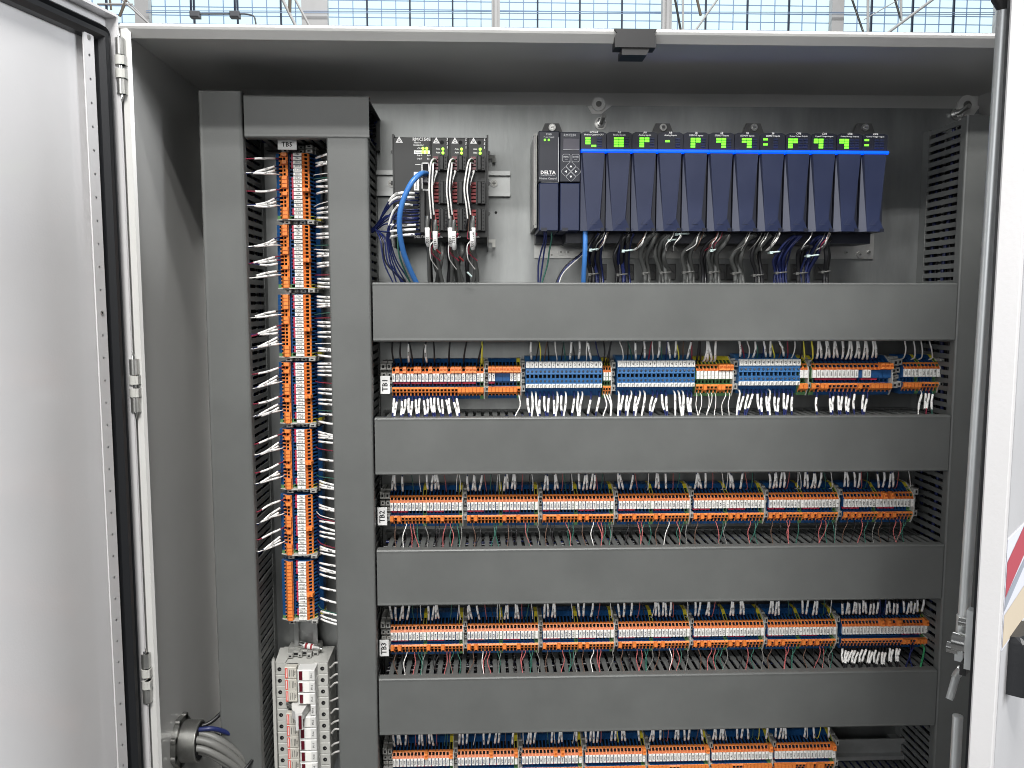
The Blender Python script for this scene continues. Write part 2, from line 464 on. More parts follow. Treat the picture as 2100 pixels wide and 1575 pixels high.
dpoly(m, [(s1, sz(1205)), (s2, sz(1130)), (s2, sz(1060)), (s1, sz(1135))], -.0152, 'sticker_red')
dpoly(m, [(s1, sz(1232)), (s2, sz(1160)), (s2, sz(1145)), (s1, sz(1206))], -.0152, 'sticker_grey')
dpoly(m, [(s1, sz(1305)), (s2, sz(1305)), (s2, sz(1225)), (s1, sz(1240))], -.0152, 'sticker_tan')
obj('warning_sticker', m, doorR, label='warning sticker with red band and tan picture')

# ---- mounting panel on studs
zP = at(1300, 217, 0).z
xP0, xP1 = XL+.022, XR-.025
m = MB()
m.box(xP0, xP1, 0, .003, ZB+.02, zP-.006, 'galv')
m.box(xP0+.003, xP1-.003, .0003, .003, zP-.0059, zP, 'galv')
panel = loc_obj('mounting_panel', m)
for u, v, s in ((1226, 216, 1), (1977, 218, 1.9)):
    c = at(u, v, .004); q = MB()
    q.prism([(c.x-.014, c.z-.002), (c.x-.008, c.z-.014*s/1.2), (c.x+.004, c.z-.014*s/1.2), (c.x+.018, c.z-.001)], 'y', -.0011, -.0001, 'paint')
    q.tube([(c.x, -.0002, c.z), (c.x, -.0035, c.z)], .0085*s**.6, 20, 'paint')
    q.tube([(c.x, -.0036, c.z), (c.x, -.0044, c.z)], .0036*s**.6, 16, 'steel_dark')
    obj('stud_boss', q, panel)
for u, v in ((1232, 252), (1965, 232)):
    c = at(u, v, -.004); q = MB()
    q.tube([(c.x, -.0003, c.z), (c.x, -.002, c.z)], .0078, 18, 'zinc')
    q.tube([(c.x, -.002, c.z), (c.x, -.0075, c.z)], .0062, 6, 'chrome')
    q.tube([(c.x, -.0075, c.z), (c.x+.0005, -.027, c.z+.004)], .0030, 10, 'zinc')
    obj('stud_bolt', q, panel)
for u, v in ((1213, 435), (1017, 436)):
    c = at(u, v, 0); q = MB(); q.tube([(c.x, -.0004, c.z), (c.x, -.0001, c.z)], .0018, 10, 'hole_shade'); obj('drilled_hole', q, panel)

# ================================================================ WIRING DUCTS
PITCH_D = .010
def duct_run(name, label, axis, a0, a1, b0, b1, fingers=(), y_cover=YC, cover=True):
    """axis 'x' or 'z' is the long way a0..a1; b0..b1 is its width the other way; fingers lists the sides whose slotted wall shows (0: low, 1: high)"""
    T = thing(name, label, 'wire duct', group='grey slotted wiring ducts')
    w = .0018; yf = y_cover+.008
    base = MB()
    def bb(mb, p0, p1, y0, y1, q0, q1):
        if axis == 'x': mb.box(p0, p1, y0, y1, q0, q1, 'duct')
        else: mb.box(q0, q1, y0, y1, p0, p1, 'duct')
    bb(base, a0, a1, -.002, -.0002, b0+.003, b1-.003)
    for side in (0, 1):
        q0, q1 = (b0+.003, b0+.003+w) if side == 0 else (b1-.003-w, b1-.003)
        bb(base, a0, a1, -.016, -.002, q0, q1)
        if side not in fingers: bb(base, a0, a1, yf, -.016, q0, q1)
        bb(base, a0, a1, -.0168, -.0160, q0-.0006, q1+.0006)
    obj('duct_base', base, T)
    for side in fingers:
        q0 = b0+.003 if side == 0 else b1-.003-w
        # one finger, shared mesh: outline in (along, depth)
        hw = .0029
        L = [(-hw, -.016), (-hw, -.050), (-hw-.0009, -.0535), (-hw, -.057), (-hw, y_cover+.012), (-hw-.0006, yf-.001),
             (hw+.0006, yf-.001), (hw, y_cover+.012), (hw, -.057), (hw+.0009, -.0535), (hw, -.050), (hw, -.016)]
        fm = MB()
        if axis == 'x': fm.prism([(p, y) for p, y in L], 'z', 0, w, 'duct')
        else:
            vs = [(x, y, p) for x in (0, w) for p, y in L]; n = len(L)
            fm.add(vs, [(i, (i+1) % n, n+(i+1) % n, n+i) for i in range(n)]+[tuple(range(n)), tuple(range(n, 2*n))], 'duct')
        me = fm.mesh('finger')
        k = math.ceil((a0+.005)/PITCH_D)
        while k*PITCH_D < a1-.004:
            p = k*PITCH_D+.005
            jit = R.uniform(-.00025, .00025)
            o = obj('finger', me, T, (p+jit, 0, q0) if axis == 'x' else (q0, 0, p+jit))
            if R.random() < .25: o.rotation_euler = (R.uniform(-.02, .02), 0, 0) if axis == 'x' else (0, 0, R.uniform(-.02, .02))
            k += 1
    fill = MB(); W_ = b1-b0-.012
    for q in range(46):
        bw = b0+.006+R.random()*W_; dy = -.006-R.random()*.070
        n_ = 12; path = []
        for e in range(n_+1):
            a_ = a0+.004+(a1-a0-.008)*e/n_
            bb_ = min(max(bw+R.uniform(-.006, .006), b0+.0065), b1-.0065); yy_ = min(max(dy+R.uniform(-.006, .006), -.084), -.005)
            path.append((a_, yy_, bb_) if axis == 'x' else (bb_, yy_, a_))
        fill.tube(path, R.choice([.0018, .0022, .0012]), 5, R.choice(['w_black', 'w_black', 'w_black', 'w_blue']), caps=False)
    fo = obj('cable_fill', fill, T, kind='stuff')
    if cover:
        cv = MB(); c = .0016
        # rounded channel section: (width, depth)
        prof = [(b0, yf+.004), (b0, y_cover+.0022), (b0+.0005, y_cover+.0008), (b0+.0018, y_cover), (b0+.0042, y_cover+.0003), (b1-.0042, y_cover+.0003), (b1-.0018, y_cover),
                (b1-.0005, y_cover+.0008), (b1, y_cover+.0022), (b1, yf+.004), (b1-c, yf+.004), (b1-c, y_cover+.002), (b0+c, y_cover+.002), (b0+c, yf+.004)]
        if axis == 'z': cv.prism(prof, 'z', a0, a1, 'duct')
        else:
            cv.prism([(y, q) for q, y in prof], 'x', a0, a1, 'duct')
        obj('cover', cv, T)
    return T
zbot = -.86
def X(u, v, Y=YC): return at(u, v, Y).x
def Z(u, v, Y=YC): return at(u, v, Y).z
xA0, xA1 = X(406.5, 230), X(497, 250)
xB0, xB1 = X(669, 285), X(759.5, 560)
xC0 = X(1966, 578)
xC1 = xC0+.054
zA = Z(450, 186)
duct_run('wiring_duct', 'grey duct standing along the hinge side wall, outermost of the vertical ducts', 'z', zbot, zA, xA0, xA1, (1,))
duct_run('wiring_duct', 'grey vertical duct between the TB5 column and the four horizontal ducts', 'z', zbot, Z(700, 277), xB0, xB1, (1,))
duct_run('wiring_duct', 'grey vertical duct behind the latch rod beside the navy module rack', 'z', zbot, Z(2000, 236), xC0, xC1, (0,))
duct_run('wiring_duct', 'short grey horizontal duct bridging above the white TB5 tag', 'x', xA1+.0022, X(757, 250), Z(600, 283), Z(600, 195.5), (0,), y_cover=YC-.001)
HD = []
for (vt, vb, nm) in ((579.5, 700, 'below the black controller and navy modules, above row TB1'), (854.5, 971, 'between terminal rows TB1 and TB2'), (1122.5, 1236.5, 'between terminal rows TB2 and TB3'), (1383.5, 1499, 'below row TB3, above the lowest terminal row')):
    zt, zb = Z(1350, vt), Z(1350, vb)
    HD.append((zt, zb))
    duct_run('wiring_duct', 'grey horizontal duct '+nm, 'x', xB1+.0022, xC0-.0012, zb, zt, (1,) if vt > 700 else ())
duct_run('wiring_duct', 'lowest grey horizontal duct, slotted top showing under the empty rail end', 'x', xB1+.0022, xC0-.0012, Z(1350, 1640)-.06, Z(1350, 1640), (1,))

# ================================================================ TERMINALS
_tm = {}
def term_mesh(p, top, bot, pe):
    """push-in terminal, local x 0..p, z up, front towards -y; top / bot: 'open' or 'shut'"""
    key = (round(p, 5), top, bot, pe)
    if key in _tm: return _tm[key]
    tb = 'term_yellow' if pe else 'term_blue'; bb = 'term_green' if pe else 'term_blue'
    # (z, depth, material of the face that starts here)
    A = [(.021, .010, tb), (.021, .026, tb), (.0172, .033, tb)]
    B = [(.0122, .043, 'orange'), (.0112, .0446, 'orange')]
    C = [(.0045, .0495, bb), (.0045, .0470, bb), (-.0058, .0470, bb), (-.0058, .0400, bb), (-.0122, .0400, bb)]
    Cm = [(.0045, .0495, bb), (.0045, .0470, bb), (-.0058, .0470, bb), (-.0058, .0400, bb), (-.0080, .0400, 'hole_shade'), (-.0080, .0340, 'hole_shade'), (-.0115, .0340, 'hole_shade'), (-.0115, .0400, bb), (-.0122, .0400, bb)]
    D = [(-.0122, .0475, 'orange'), (-.0140, .0490, 'orange')]
    E_ = [(-.0180, .0480, 'orange_dark'), (-.0186, .0460, 'orange')]
    G = [(-.0236, .0440, bb), (-.0248, .0430, bb), (-.0276, .0410, bb), (-.0276, .0100, bb)]
    H_top = [(.0170, .0335, 'hole_shade'), (.0160, .022, 'hole_shade'), (.0136, .022, 'hole_shade'), (.0124, .0425, 'orange')]
    P_top = [(.0105, .0450, 'hole_shade'), (.0100, .0400, 'hole_shade'), (.0078, .0400, 'hole_shade'), (.0074, .0475, 'orange_dark')]
    P_bot = [(-.0148, .0488, 'hole_shade'), (-.0148, .043, 'hole_shade'), (-.0172, .043, 'hole_shade'), (-.0175, .0482, 'orange')]
    H_bot = [(-.0192, .0458, 'hole_shade'), (-.0192, .030, 'hole_shade'), (-.0230, .030, 'hole_shade'), (-.0232, .0443, bb)]
    full = A+B+C+D+E_+G
    mid = A+H_top+B+P_top+Cm+D+P_bot+E_+H_bot+G
    m = MB()
    w = p*.16
    def pr(pts, x0, x1):
        m.prism([(-d, z) for z, d, _ in pts], 'x', x0, x1, [q[2] for q in pts], cap=bb)
    pr(full, .0001, w); pr(full, p-w, p-.0001); pr(mid, w, p-w)
    if top == 'shut':      # raised, unused pusher
        m.prism([(-.0440, .0135), (-.0530, .0125), (-.0545, .0060), (-.0490, .0048)], 'x', .0002, p-.0002, 'orange')
        m.box(w*1.1, p-w*1.1, -.0546, -.0544, .0085, .0108, 'orange_dark')
    if bot == 'shut':
        m.prism([(-.0475, -.0125), (-.0520, -.0130), (-.0515, -.0185), (-.0460, -.0215), (-.0420, -.0205)], 'x', .00015, p-.00015, 'orange')
        m.box(p-.0008, p-.0002, -.0522, -.0500, -.0185, -.0135, 'orange_dark')
    _tm[key] = m.mesh('terminal')
    return _tm[key]
_mk = {}
def marker_mesh(p, s):
    key = (round(p, 5), s)
    if key in _mk: return _mk[key]
    m = MB()
    m.bbox(.0005, p-.0005, -.0512, -.0470, -.0054, .0046, 'marker', .0004)
    if s: m.text(s, (p/2, -.05135, -.0004), (0, 0, 1), (-1, 0, 0), .0029 if len(s) < 5 else .0022, 'ink')
    _mk[key] = m.mesh('marker')
    return _mk[key]
def bracket(name, w, parent, x, tall=True):
    """grey end bracket clipped on the rail"""
    m = MB()
    m.box(.0003, w-.0003, -.034, -.008, -.020, .019, 'term_grey')
    for z0, z1, d in ((.009, .017, .047), (-.001, .006, .042), (-.019, -.0115, .047), (-.009, -.004, .039)):
        m.bbox(.0002, w-.0002, -d, -.033, z0, z1, 'term_grey', .0006)
        m.box(w*.32, w*.68, -d-.00015, -d+.001, z0+.0022, z1-.0022, 'hole_shade')
    return obj(name, m, parent, (x, 0, 0))
def end_plate(parent, x, w=.0012):
    m = MB()
    m.prism([(-d, z) for z, d in ((.0215, .010), (.0215, .0275), (.0125, .0445), (.0050, .0500), (-.0130, .0500), (-.0190, .0480), (-.0280, .0425), (-.0280, .010))], 'x', 0, w, 'fuse_grey')
    return obj('end_plate', m, parent, (x, 0, 0))
YO = -.018      # the strips sit on deep rails
WIRES = []   # (points, r, material, sleeve range or None, text, label, group)
def to_world(org, vert, x, y, z):
    return Vector((org[0]+z, org[1]+y, org[2]-x)) if vert else Vector((org[0]+x, org[1]+y, org[2]+z))
STRIPS = []
def strip(row, idx, cnt, u0, u1, vm, n, opts, vert=False, v1=None, um=None):
    """a run of n terminals; opts: dict of markers, top/bot states, pe set, jumpers"""
    YS = -.048+YO
    if vert:
        a = at(um, u0, YS); b = at(um, u1, YS); p = (a.z-b.z)/n
        org = (at(um, (u0+u1)/2, YS).x, YO, a.z); rot = (0, PI/2, 0)
    else:
        a = at(u0, vm, YS); b = at(u1, vm, YS); p = (b.x-a.x)/n; org = (a.x, YO, at((u0+u1)/2, vm, YS).z); rot = None
    T = thing('terminal_strip', opts['label'], 'terminal strip', org, group='terminal strips', rot=rot)
    pe = opts.get('pe', ())
    for i in range(n):
        tp = opts['top'](i) if 'top' in opts else 'open'; bt = opts['bot'](i) if 'bot' in opts else 'open'
        o = obj('terminal', term_mesh(p, tp, bt, i in pe), T, (i*p, 0, 0))
        s = opts['mark'](i)
        if s is not None: obj('marker', marker_mesh(p, s), o)
    for j0, j1 in opts.get('jump', ()):
        m = MB().bbox(j0*p+.0006, (j1+1)*p-.0006, -.0455, -.041, -.0088, -.0062, 'jumper', .0003)
        obj('jumper_bar', m, T)
    end_plate(T, n*p)
    if opts.get('bracket', True): bracket('end_bracket', opts.get('bw', .0052), T, n*p+.0013)
    STRIPS.append((row, idx, org, p, n, vert))
    return T, org, p

# --- screw-type blue strip
def screw_strip(u0, u1, v, n, label):
    YS = -.050+YO
    a = at(u0, v, YS); b = at(u1, v, YS); p = (b.x-a.x)/n; org = (a.x, YO, at((u0+u1)/2, v, YS).z)
    T = thing('terminal_strip', label, 'terminal strip', org, group='terminal strips')
    m = MB()
    B = 'relay_blue'; w = p*.14
    full = [(.021, .010, B), (.021, .028, B), (.0165, .038, B), (.0165, .046, B), (.0080, .050, B), (.0002, .051, B), (-.0002, .050, B), (-.0040, .050, B), (-.0045, .051, B), (-.0112, .050, B), (-.0165, .046, 'term_blue'), (-.0165, .042, 'term_blue'), (-.0275, .038, 'term_blue'), (-.0275, .010, B)]
    mid = full[:5]+[(.0002, .051, 'hole_shade'), (.0000, .042, 'hole_shade'), (-.0042, .042, 'hole_shade')]+full[8:]
    for pts, x0, x1 in ((full, .0001, w), (full, p-w, p-.0001), (mid, w, p-w)):
        m.prism([(-d, z) for z, d, _ in pts], 'x', x0, x1, [q[2] for q in pts], cap=B)
    m.bbox(.0003, p-.0003, -.0525, -.045, .0082, .0160, 'marker', .0004)
    m.bbox(.0003, p-.0003, -.0515, -.045, -.0165, -.0115, 'marker', .0004)
    m.prism([(p*.3, -.0160), (p*.45, -.0125), (p*.8, -.0125), (p*.65, -.0160)], 'y', -.0517, -.0514, 'term_grey')
    for zc in (.0040, -.0078):
        m.tube([(p/2, -.0495, zc), (p/2, -.0522, zc)], .00115, 8, 'chrome')
        m.tube([(p/2, -.0495, zc), (p/2, -.0515, zc)], .0016, 8, 'term_blue')
    marks = {}
    me = m.mesh('terminal')
    for i in range(n):
        o = obj('terminal', me, T, (i*p, 0, 0))
        s = str((i % 9)+1)
        if s not in marks:
            q = MB().text(s, (p/2, -.0527, .012), (1, 0, 0), (0, 0, 1), .0045, 'ink'); marks[s] = q.mesh('marker_print')
        obj('marker_print', marks[s], o)
    return T, org, p

def wire(pts, r, m, sleeve=None, text=None, label=None, group=None, sr=None, keep=False, name='wire', cat='wire'):
    WIRES.append(dict(pts=pts, r=r, m=m, sl=sleeve, tx=text, label=label, group=group, sr=sr, keep=keep, name=name, cat=cat))

def slot_of(x): return round((x)/PITCH_D)*PITCH_D
def row_wire(org, p, i, side, colr, sleeved, zend, text, label, vert=False, spread=.8, r=.0008, slen=.0200):
    """a wire from terminal i of a strip into the duct above or below (or beside, for the vertical column)"""
    x = (i+.5)*p
    W = lambda a, b, c: to_world(org, vert, a, b, c)
    jx = R.uniform(-.0012, .0012)
    if side == 'bottom' and not sleeved: jx = R.choice((-1, 1))*R.uniform(.0012, .0042)
    if vert: ax = -org[2]
    else: ax = org[0]
    if side == 'bottom' and sleeved:
        xe = slot_of(ax+((i//2)*2+1)*p)-ax+(.0011 if i % 2 else -.0011)
    else:
        xe = slot_of(ax+x+R.uniform(-.002, .002))-ax
        xe = x+(xe-x)*spread+R.uniform(-.0006, .0006)
    wx = 0 if vert else org[0]+x
    xe += wx*((1.083-(.057 if side == 'top' else .075))/(1.083-.042)-1)
    if side == 'top':
        z0, y0, z1, y1 = .0148, -.034, .0185, -.0435
        zm = z1+(zend-z1)*.5
        P = [W(x, y0, z0), W(x+jx*.2, y1, z1), W(x+jx+(xe-x)*.5, -.053, zm), W(xe, -.057, zend), W(xe, -.058, zend+.012)]
    else:
        z0, y0, z1, y1 = -.0212, -.034, -.0255, -.0475
        zm = z1+(zend-z1)*.5
        P = [W(x, y0, z0), W(x+jx*.2, y1, z1), W(x+jx+(xe-x)*.4, -.057, zm), W(xe, -.075, zend), W(xe, -.077, zend-.012)]
    sl = None
    if sleeved:
        L = sum((b-a).length for a, b in zip(P[:-1], P[1:]))
        a = R.uniform(.16, .26) if side == 'top' else R.uniform(.24, .36)
        sl = (a, min(a+slen/L*1.3, .99))
    wire(P, r, colr, sl, text, label, 'wires on the terminal rows')

SC = {'1': 0}
def say(row, si, i, side, c, sleeved, cnt):
    pos = {'top': 'rising from', 'bottom': 'dropping from'}[side]
    names = {'w_white': 'white', 'w_blue': 'blue', 'w_black': 'black', 'w_red': 'red', 'w_pink': 'pink', 'w_green': 'dark green', 'w_brown': 'brown', 'w_yellow': 'yellow', 'w_grey': 'grey', 'w_leaf': 'green', 'w_sky': 'light blue', 'w_light_grey': 'light grey'}
    return f"{names[c]} {'sleeved ' if sleeved else ''}wire {pos} {ORD[i]} terminal of {ORD[si]} strip in {row}"

# ---------- row TB1
V1 = 771.0
zt1 = HD[0][1]; zb1 = HD[1][0]
def lab(row, k, what='orange and blue'): return f"{what} terminal strip, {ORD[k]} along {row}"
def marks(lst): return lambda i: lst[i % len(lst)]
nums = ['1004']*5+['1771', '1776', '1772', '1779', '1777', '1775', '1780', '1780', '1780', '1790', '1781', '1781', '1781', '1782', '1783', '1782', '1782', '1783', 'SHLD', '1']
raised = {1, 3, 6, 7, 10, 13, 14, 16, 17, 18, 20, 21, 22}
T, o, p = strip('TB1', 0, 25, 804, 992, 773.5, 25, dict(label=lab('row TB1', 0), mark=marks(nums), top=lambda i: 'shut' if i in raised else 'open', bot=lambda i: 'open' if i < 18 else 'shut', jump=[(0, 4), (5, 7), (8, 10), (11, 14), (15, 18), (19, 22)], pe=(24,)))
bracket('end_bracket', .0075, T, -.0145); bracket('end_bracket', .0065, T, -.0068)
for i in (0, 2, 5, 8, 11, 15, 19, 23): row_wire(o, p, i, 'top', 'w_black', False, zt1-o[2], None, say('row TB1', 0, i, 'top', 'w_black', False, 25), spread=1.2, r=.0011)
for i in (4, 9): row_wire(o, p, i, 'top', 'w_blue', True, zt1-o[2], '1004', say('row TB1', 0, i, 'top', 'w_blue', True, 25))
row_wire(o, p, 24, 'top', 'w_yellow', False, zt1-o[2], None, say('row TB1', 0, 24, 'top', 'w_yellow', False, 25), spread=.2, r=.0012)
for i in range(18): row_wire(o, p, i, 'bottom', 'w_blue', True, zb1-o[2], nums[i], say('row TB1', 0, i, 'bottom', 'w_blue', True, 25), r=.0011, slen=.0205)
T, o, p = strip('TB1', 1, 9, 1001, 1067.5, 772.5, 9, dict(label=lab('row TB1', 1), mark=lambda i: ['1004', '1004', None, None, None, None, 'GND', 'SHLD', '1'][i], top=lambda i: 'shut', bot=lambda i: 'shut' if i < 8 else 'open', jump=[(0, 1)], pe=(8,), bw=.0045))
row_wire(o, p, 8, 'bottom', 'w_white', False, zb1-o[2], None, say('row TB1', 1, 8, 'bottom', 'w_white', False, 9))
def screw_wires(T, o, p, n, k):
    cols = ['w_black', 'w_black', 'w_red', 'w_white', 'w_black', 'w_green', 'w_blue', 'w_black', 'w_black', 'w_yellow', 'w_brown', 'w_black', 'w_red', 'w_white', 'w_black', 'w_green', 'w_black']
    for i in range(n):
        c = cols[(i+k*3) % len(cols)]; s = c == 'w_black' and i % 3 != 2
        if R.random() < .88: row_wire(o, p, i, 'top', c, s, zt1-o[2], R.choice(['1004', '10.4', '7332']), say('row TB1', k, i, 'top', c, s, n), spread=1.0)
        if R.random() < .95:
            c2 = R.choice(['w_blue', 'w_blue', 'w_blue', 'w_white'])
            row_wire(o, p, i, 'bottom', c2, True, zb1-o[2], R.choice(['1004', '7437', '1065', '1004', '7335']), say('row TB1', k, i, 'bottom', c2, True, n), r=.0011, slen=.0195)
T, o, p = screw_strip(1078, 1235, 768, 18, 'blue screw terminal strip with eighteen ways, third along row TB1'); screw_wires(T, o, p, 18, 2)
T, o, p = strip('TB1', 3, 3, 1236.5, 1253, 771, 3, dict(label='tiny three-way orange terminal strip between two blue screw strips in row TB1', mark=marks(['1']), pe=(0, 1, 2), bw=.0048))
for i in range(3):
    row_wire(o, p, i, 'top', 'w_black', False, zt1-o[2], None, say('row TB1', 3, i, 'top', 'w_black', False, 3), r=.0011)
    row_wire(o, p, i, 'bottom', 'w_white', False, zb1-o[2], None, say('row TB1', 3, i, 'bottom', 'w_white', False, 3), r=.0009)
T, o, p = screw_strip(1266, 1425, 766, 18, 'blue screw terminal strip in the middle of row TB1, fifth along'); screw_wires(T, o, p, 18, 4)
T, o, p = strip('TB1', 5, 10, 1427, 1502, 768, 10, dict(label='orange terminal strip with green and yellow bodies, sixth along row TB1', mark=marks(['1']), pe=range(10), top=lambda i: 'shut' if i > 5 else 'open', bot=lambda i: 'open' if i in (0, 1, 3, 4, 5, 8, 9) else 'shut', bw=.0062))
for i in range(6):
    row_wire(o, p, i, 'top', 'w_black' if i < 2 else 'w_white', i > 1, zt1-o[2], '1', say('row TB1', 5, i, 'top', 'w_black' if i < 2 else 'w_white', i > 1, 10), r=.0013)
for i in (0, 1, 3, 4, 5, 8, 9): row_wire(o, p, i, 'bottom', 'w_white', False, zb1-o[2], None, say('row TB1', 5, i, 'bottom', 'w_white', False, 10), r=.0005)
T, o, p = screw_strip(1515, 1641, 763, 14, 'shorter blue screw terminal strip with fourteen ways, seventh along row TB1'); screw_wires(T, o, p, 14, 6)
T, o, p = strip('TB1', 7, 3, 1638, 1656, 766, 2, dict(label='two-way orange terminal strip next to the fourteen-way blue strip in row TB1', mark=marks(['1']), pe=(0, 1), bot=lambda i: 'shut', bw=.0040))
for i in range(2): row_wire(o, p, i, 'top', 'w_yellow' if i else 'w_black', False, zt1-o[2], None, say('row TB1', 7, i, 'top', 'w_yellow' if i else 'w_black', False, 2), r=.001)
bot_open = {1, 4, 5, 6, 7, 8, 9, 10, 12, 13}
T, o, p = strip('TB1', 8, 19, 1664, 1828, 765.5, 19, dict(label='longest orange and blue terminal strip at the far end of row TB1', mark=lambda i: '1' if i == 0 else ('1004' if i < 11 or i in (12, 13) else None), pe=(0,), top=lambda i: 'shut' if i > 15 else 'open', bot=lambda i: 'open' if i in bot_open else 'shut', jump=[(1, 10), (12, 15)], bw=.0085))
row_wire(o, p, 0, 'top', 'w_yellow', False, zt1-o[2], None, say('row TB1', 8, 0, 'top', 'w_yellow', False, 19), r=.0011)
for i in range(1, 16): row_wire(o, p, i, 'top', 'w_blue', True, zt1-o[2], '1004', say('row TB1', 8, i, 'top', 'w_blue', True, 19), r=.0010, slen=.023)
for i in bot_open: row_wire(o, p, i, 'bottom', 'w_blue', True, zb1-o[2], '1004', say('row TB1', 8, i, 'bottom', 'w_blue', True, 19), r=.0010)
T, o, p = strip('TB1', 9, 10, 1852, 1926, 763.5, 10, dict(label='last orange and blue terminal strip of row TB1 beside the slotted duct wall', mark=marks(['1772', '1771', 'SHLD', 'COM', '1', '7442', '7552', '7552', 'COM', '1']), pe=(4, 9), bot=lambda i: 'open' if i > 4 else 'shut', bw=.0060))
bracket('end_bracket', .0068, T, -.0072)
for i in (0, 3, 5, 8): row_wire(o, p, i, 'top', 'w_white', False, zt1-o[2], None, say('row TB1', 9, i, 'top', 'w_white', False, 10), r=.0009)
for i in (5, 6, 7, 8): row_wire(o, p, i, 'bottom', ['w_white', 'w_black', 'w_red', 'w_green'][i-5], True, zb1-o[2], '7552', say('row TB1', 9, i, 'bottom', ['w_white', 'w_black', 'w_red', 'w_green'][i-5], True, 10), slen=.021)

# ---------- rows TB2 and TB3: seven strips each
def std_row(row, starts, wid, vm0, vm1, H_above, H_below, seed, last_special=False):
    rr = random.Random(seed)
    ztop = HD[H_above][1]; zbot_ = HD[H_below][0]
    for k, u0 in enumerate(starts):
        u1 = u0+wid[k]; vm = vm0+(vm1-vm0)*(u0-800)/930
        n = 20
        special = last_special and k == 6
        if special: n = 25
        bopen = set(range(n))-({0, 2, 10, 14} if k < 2 else {0, 2, 4, 10, 12, 14} if k > 3 else {0, 4, 10, 12})
        if special: bopen = set(range(18)) | {20, 21}
        mk = ['1780', '1780', '1004', '1004', '1004', 'RED', 'GRN', 'BLK', 'SHLD', '1']*2
        if special: mk = ['1004']*3+['CR12', 'CR13', 'CR14', '7204']*4+['1004']*5+['1']
        opts = dict(label=lab('row '+row, k), mark=marks(mk), pe=(9, 19) if not special else (24,), bot=(lambda i, b=bopen: 'open' if i in b else 'shut'),
                    top=(lambda i, kk=k: 'shut' if (kk == 6 and i in (11, 13)) or (special and i in (16, 24)) else 'open'),
                    jump=[(0, 1), (2, 4), (10, 11), (12, 14)] if not special else [(18, 21), (20, 23)], bw=.0046 if k < 6 else .006)
        T, o, p = strip(row, k, 7, u0, u1, vm, n, opts)
        if k == 0: bracket('end_bracket', .0062, T, -.0128); bracket('end_bracket', .0062, T, -.0064)
        zt = ztop-o[2]; zb = zbot_-o[2]
        for i in range(n):
            j = i % 10
            if special:
                if i in (11, 12): c, s = 'w_blue', False
                else: c, s = 'w_black', True
                if i < 24 and i != 17: row_wire(o, p, i, 'top', c, s, zt, rr.choice(mk), say('row '+row, k, i, 'top', c, s, n), r=.0009, slen=.016)
                if i in bopen:
                    c, s = ('w_black', True) if i < 18 else (('w_blue', False))
                    row_wire(o, p, i, 'bottom', c, s, zb, mk[i], say('row '+row, k, i, 'bottom', c, s, n), r=.0009, slen=.0175)
                continue
            if j in (0, 1, 3) or (j in (2, 4) and rr.random() < .45): c, s = 'w_blue', True
            elif j in (5, 6, 7, 8) and rr.random() < .62: c, s = {5: 'w_pink', 6: 'w_green', 7: 'w_black', 8: 'w_white'}[j], False
            elif j == 9 and rr.random() < .5: c, s = 'w_white', False
            else: c = None
            if c: row_wire(o, p, i, 'top', c, s, zt, rr.choice(['1781', '1004', '1780', '1004']), say('row '+row, k, i, 'top', c, s, n), r=.0007 if s else .0005, slen=.019)
            if i in bopen and rr.random() < .78:
                c = {0: 'w_brown', 1: 'w_brown', 2: 'w_black', 3: 'w_black', 4: 'w_white', 5: 'w_pink', 6: 'w_pink', 7: 'w_green', 8: 'w_green', 9: 'w_light_grey'}[j]
                row_wire(o, p, i, 'bottom', c, False, zb, None, say('row '+row, k, i, 'bottom', c, False, n), r=.00055, spread=.95)
    if special:
        row_wire(o, p, 24, 'bottom', 'w_leaf', False, zb, None, say('row '+row, k, 24, 'bottom', 'w_leaf', False, n), r=.0013)
st2 = [800, 957.5, 1112.5, 1268, 1422, 1576, 1729.5]
std_row('TB2', st2, [148, 146, 146, 146, 145, 143, 143], 1037.5, 1030, 1, 2, 11)
std_row('TB3', [801, 958, 1113, 1268, 1422, 1574, 1726], [148, 146, 146, 146, 144, 140, 174], 1302.5, 1290, 2, 3, 23, True)
# ---------- lowest row, cut by the frame
rr = random.Random(5)
for k, u0 in enumerate([805, 938, 1069.5, 1199.5, 1329, 1458.5, 1587.5]):
    vm = 1561-(u0-805)*.0205
    bo = [(), (), (), (), (6, 7, 8), (6, 7, 8), (6, 7, 8, 11, 14, 15, 16)][k]
    rs = {0: (9,), 1: (9,), 2: (9, 11)}.get(k, ())
    T, o, p = strip('low', k, 7, u0, u0+124, vm, 17, dict(label=lab('the lowest row', k), mark=marks(['1777', '1777', '1004', '1004', 'GND', 'CR2', '7332', '7332', '1777', '1777', '1004', '1004', 'GND', '7332', '7332', '7332', '1']), pe=(16,),
                    bot=(lambda i, b=bo: 'open' if i in b else 'shut'), top=(lambda i, b=rs: 'shut' if i in b or i == 16 else 'open'), jump=[(0, 1), (2, 3), (6, 7), (8, 9), (10, 11), (14, 15)], bw=.005))
    if k == 0: bracket('end_bracket', .0062, T, -.0128); bracket('end_bracket', .0062, T, -.0064)
    zt = HD[3][1]-o[2]
    for i in range(16):
        if i in (0, 1, 2, 3, 7, 8, 10, 11, 15) and rr.random() < .93: row_wire(o, p, i, 'top', 'w_blue', True, zt, rr.choice(['1777', '1004']), say('the lowest row', k, i, 'top', 'w_blue', True, 17), r=.0008, slen=.0185)
        elif rr.random() < .4:
            c = rr.choice(['w_pink', 'w_green', 'w_white', 'w_brown', 'w_yellow']); row_wire(o, p, i, 'top', c, False, zt, None, say('the lowest row', k, i, 'top', c, False, 17), r=.0005)

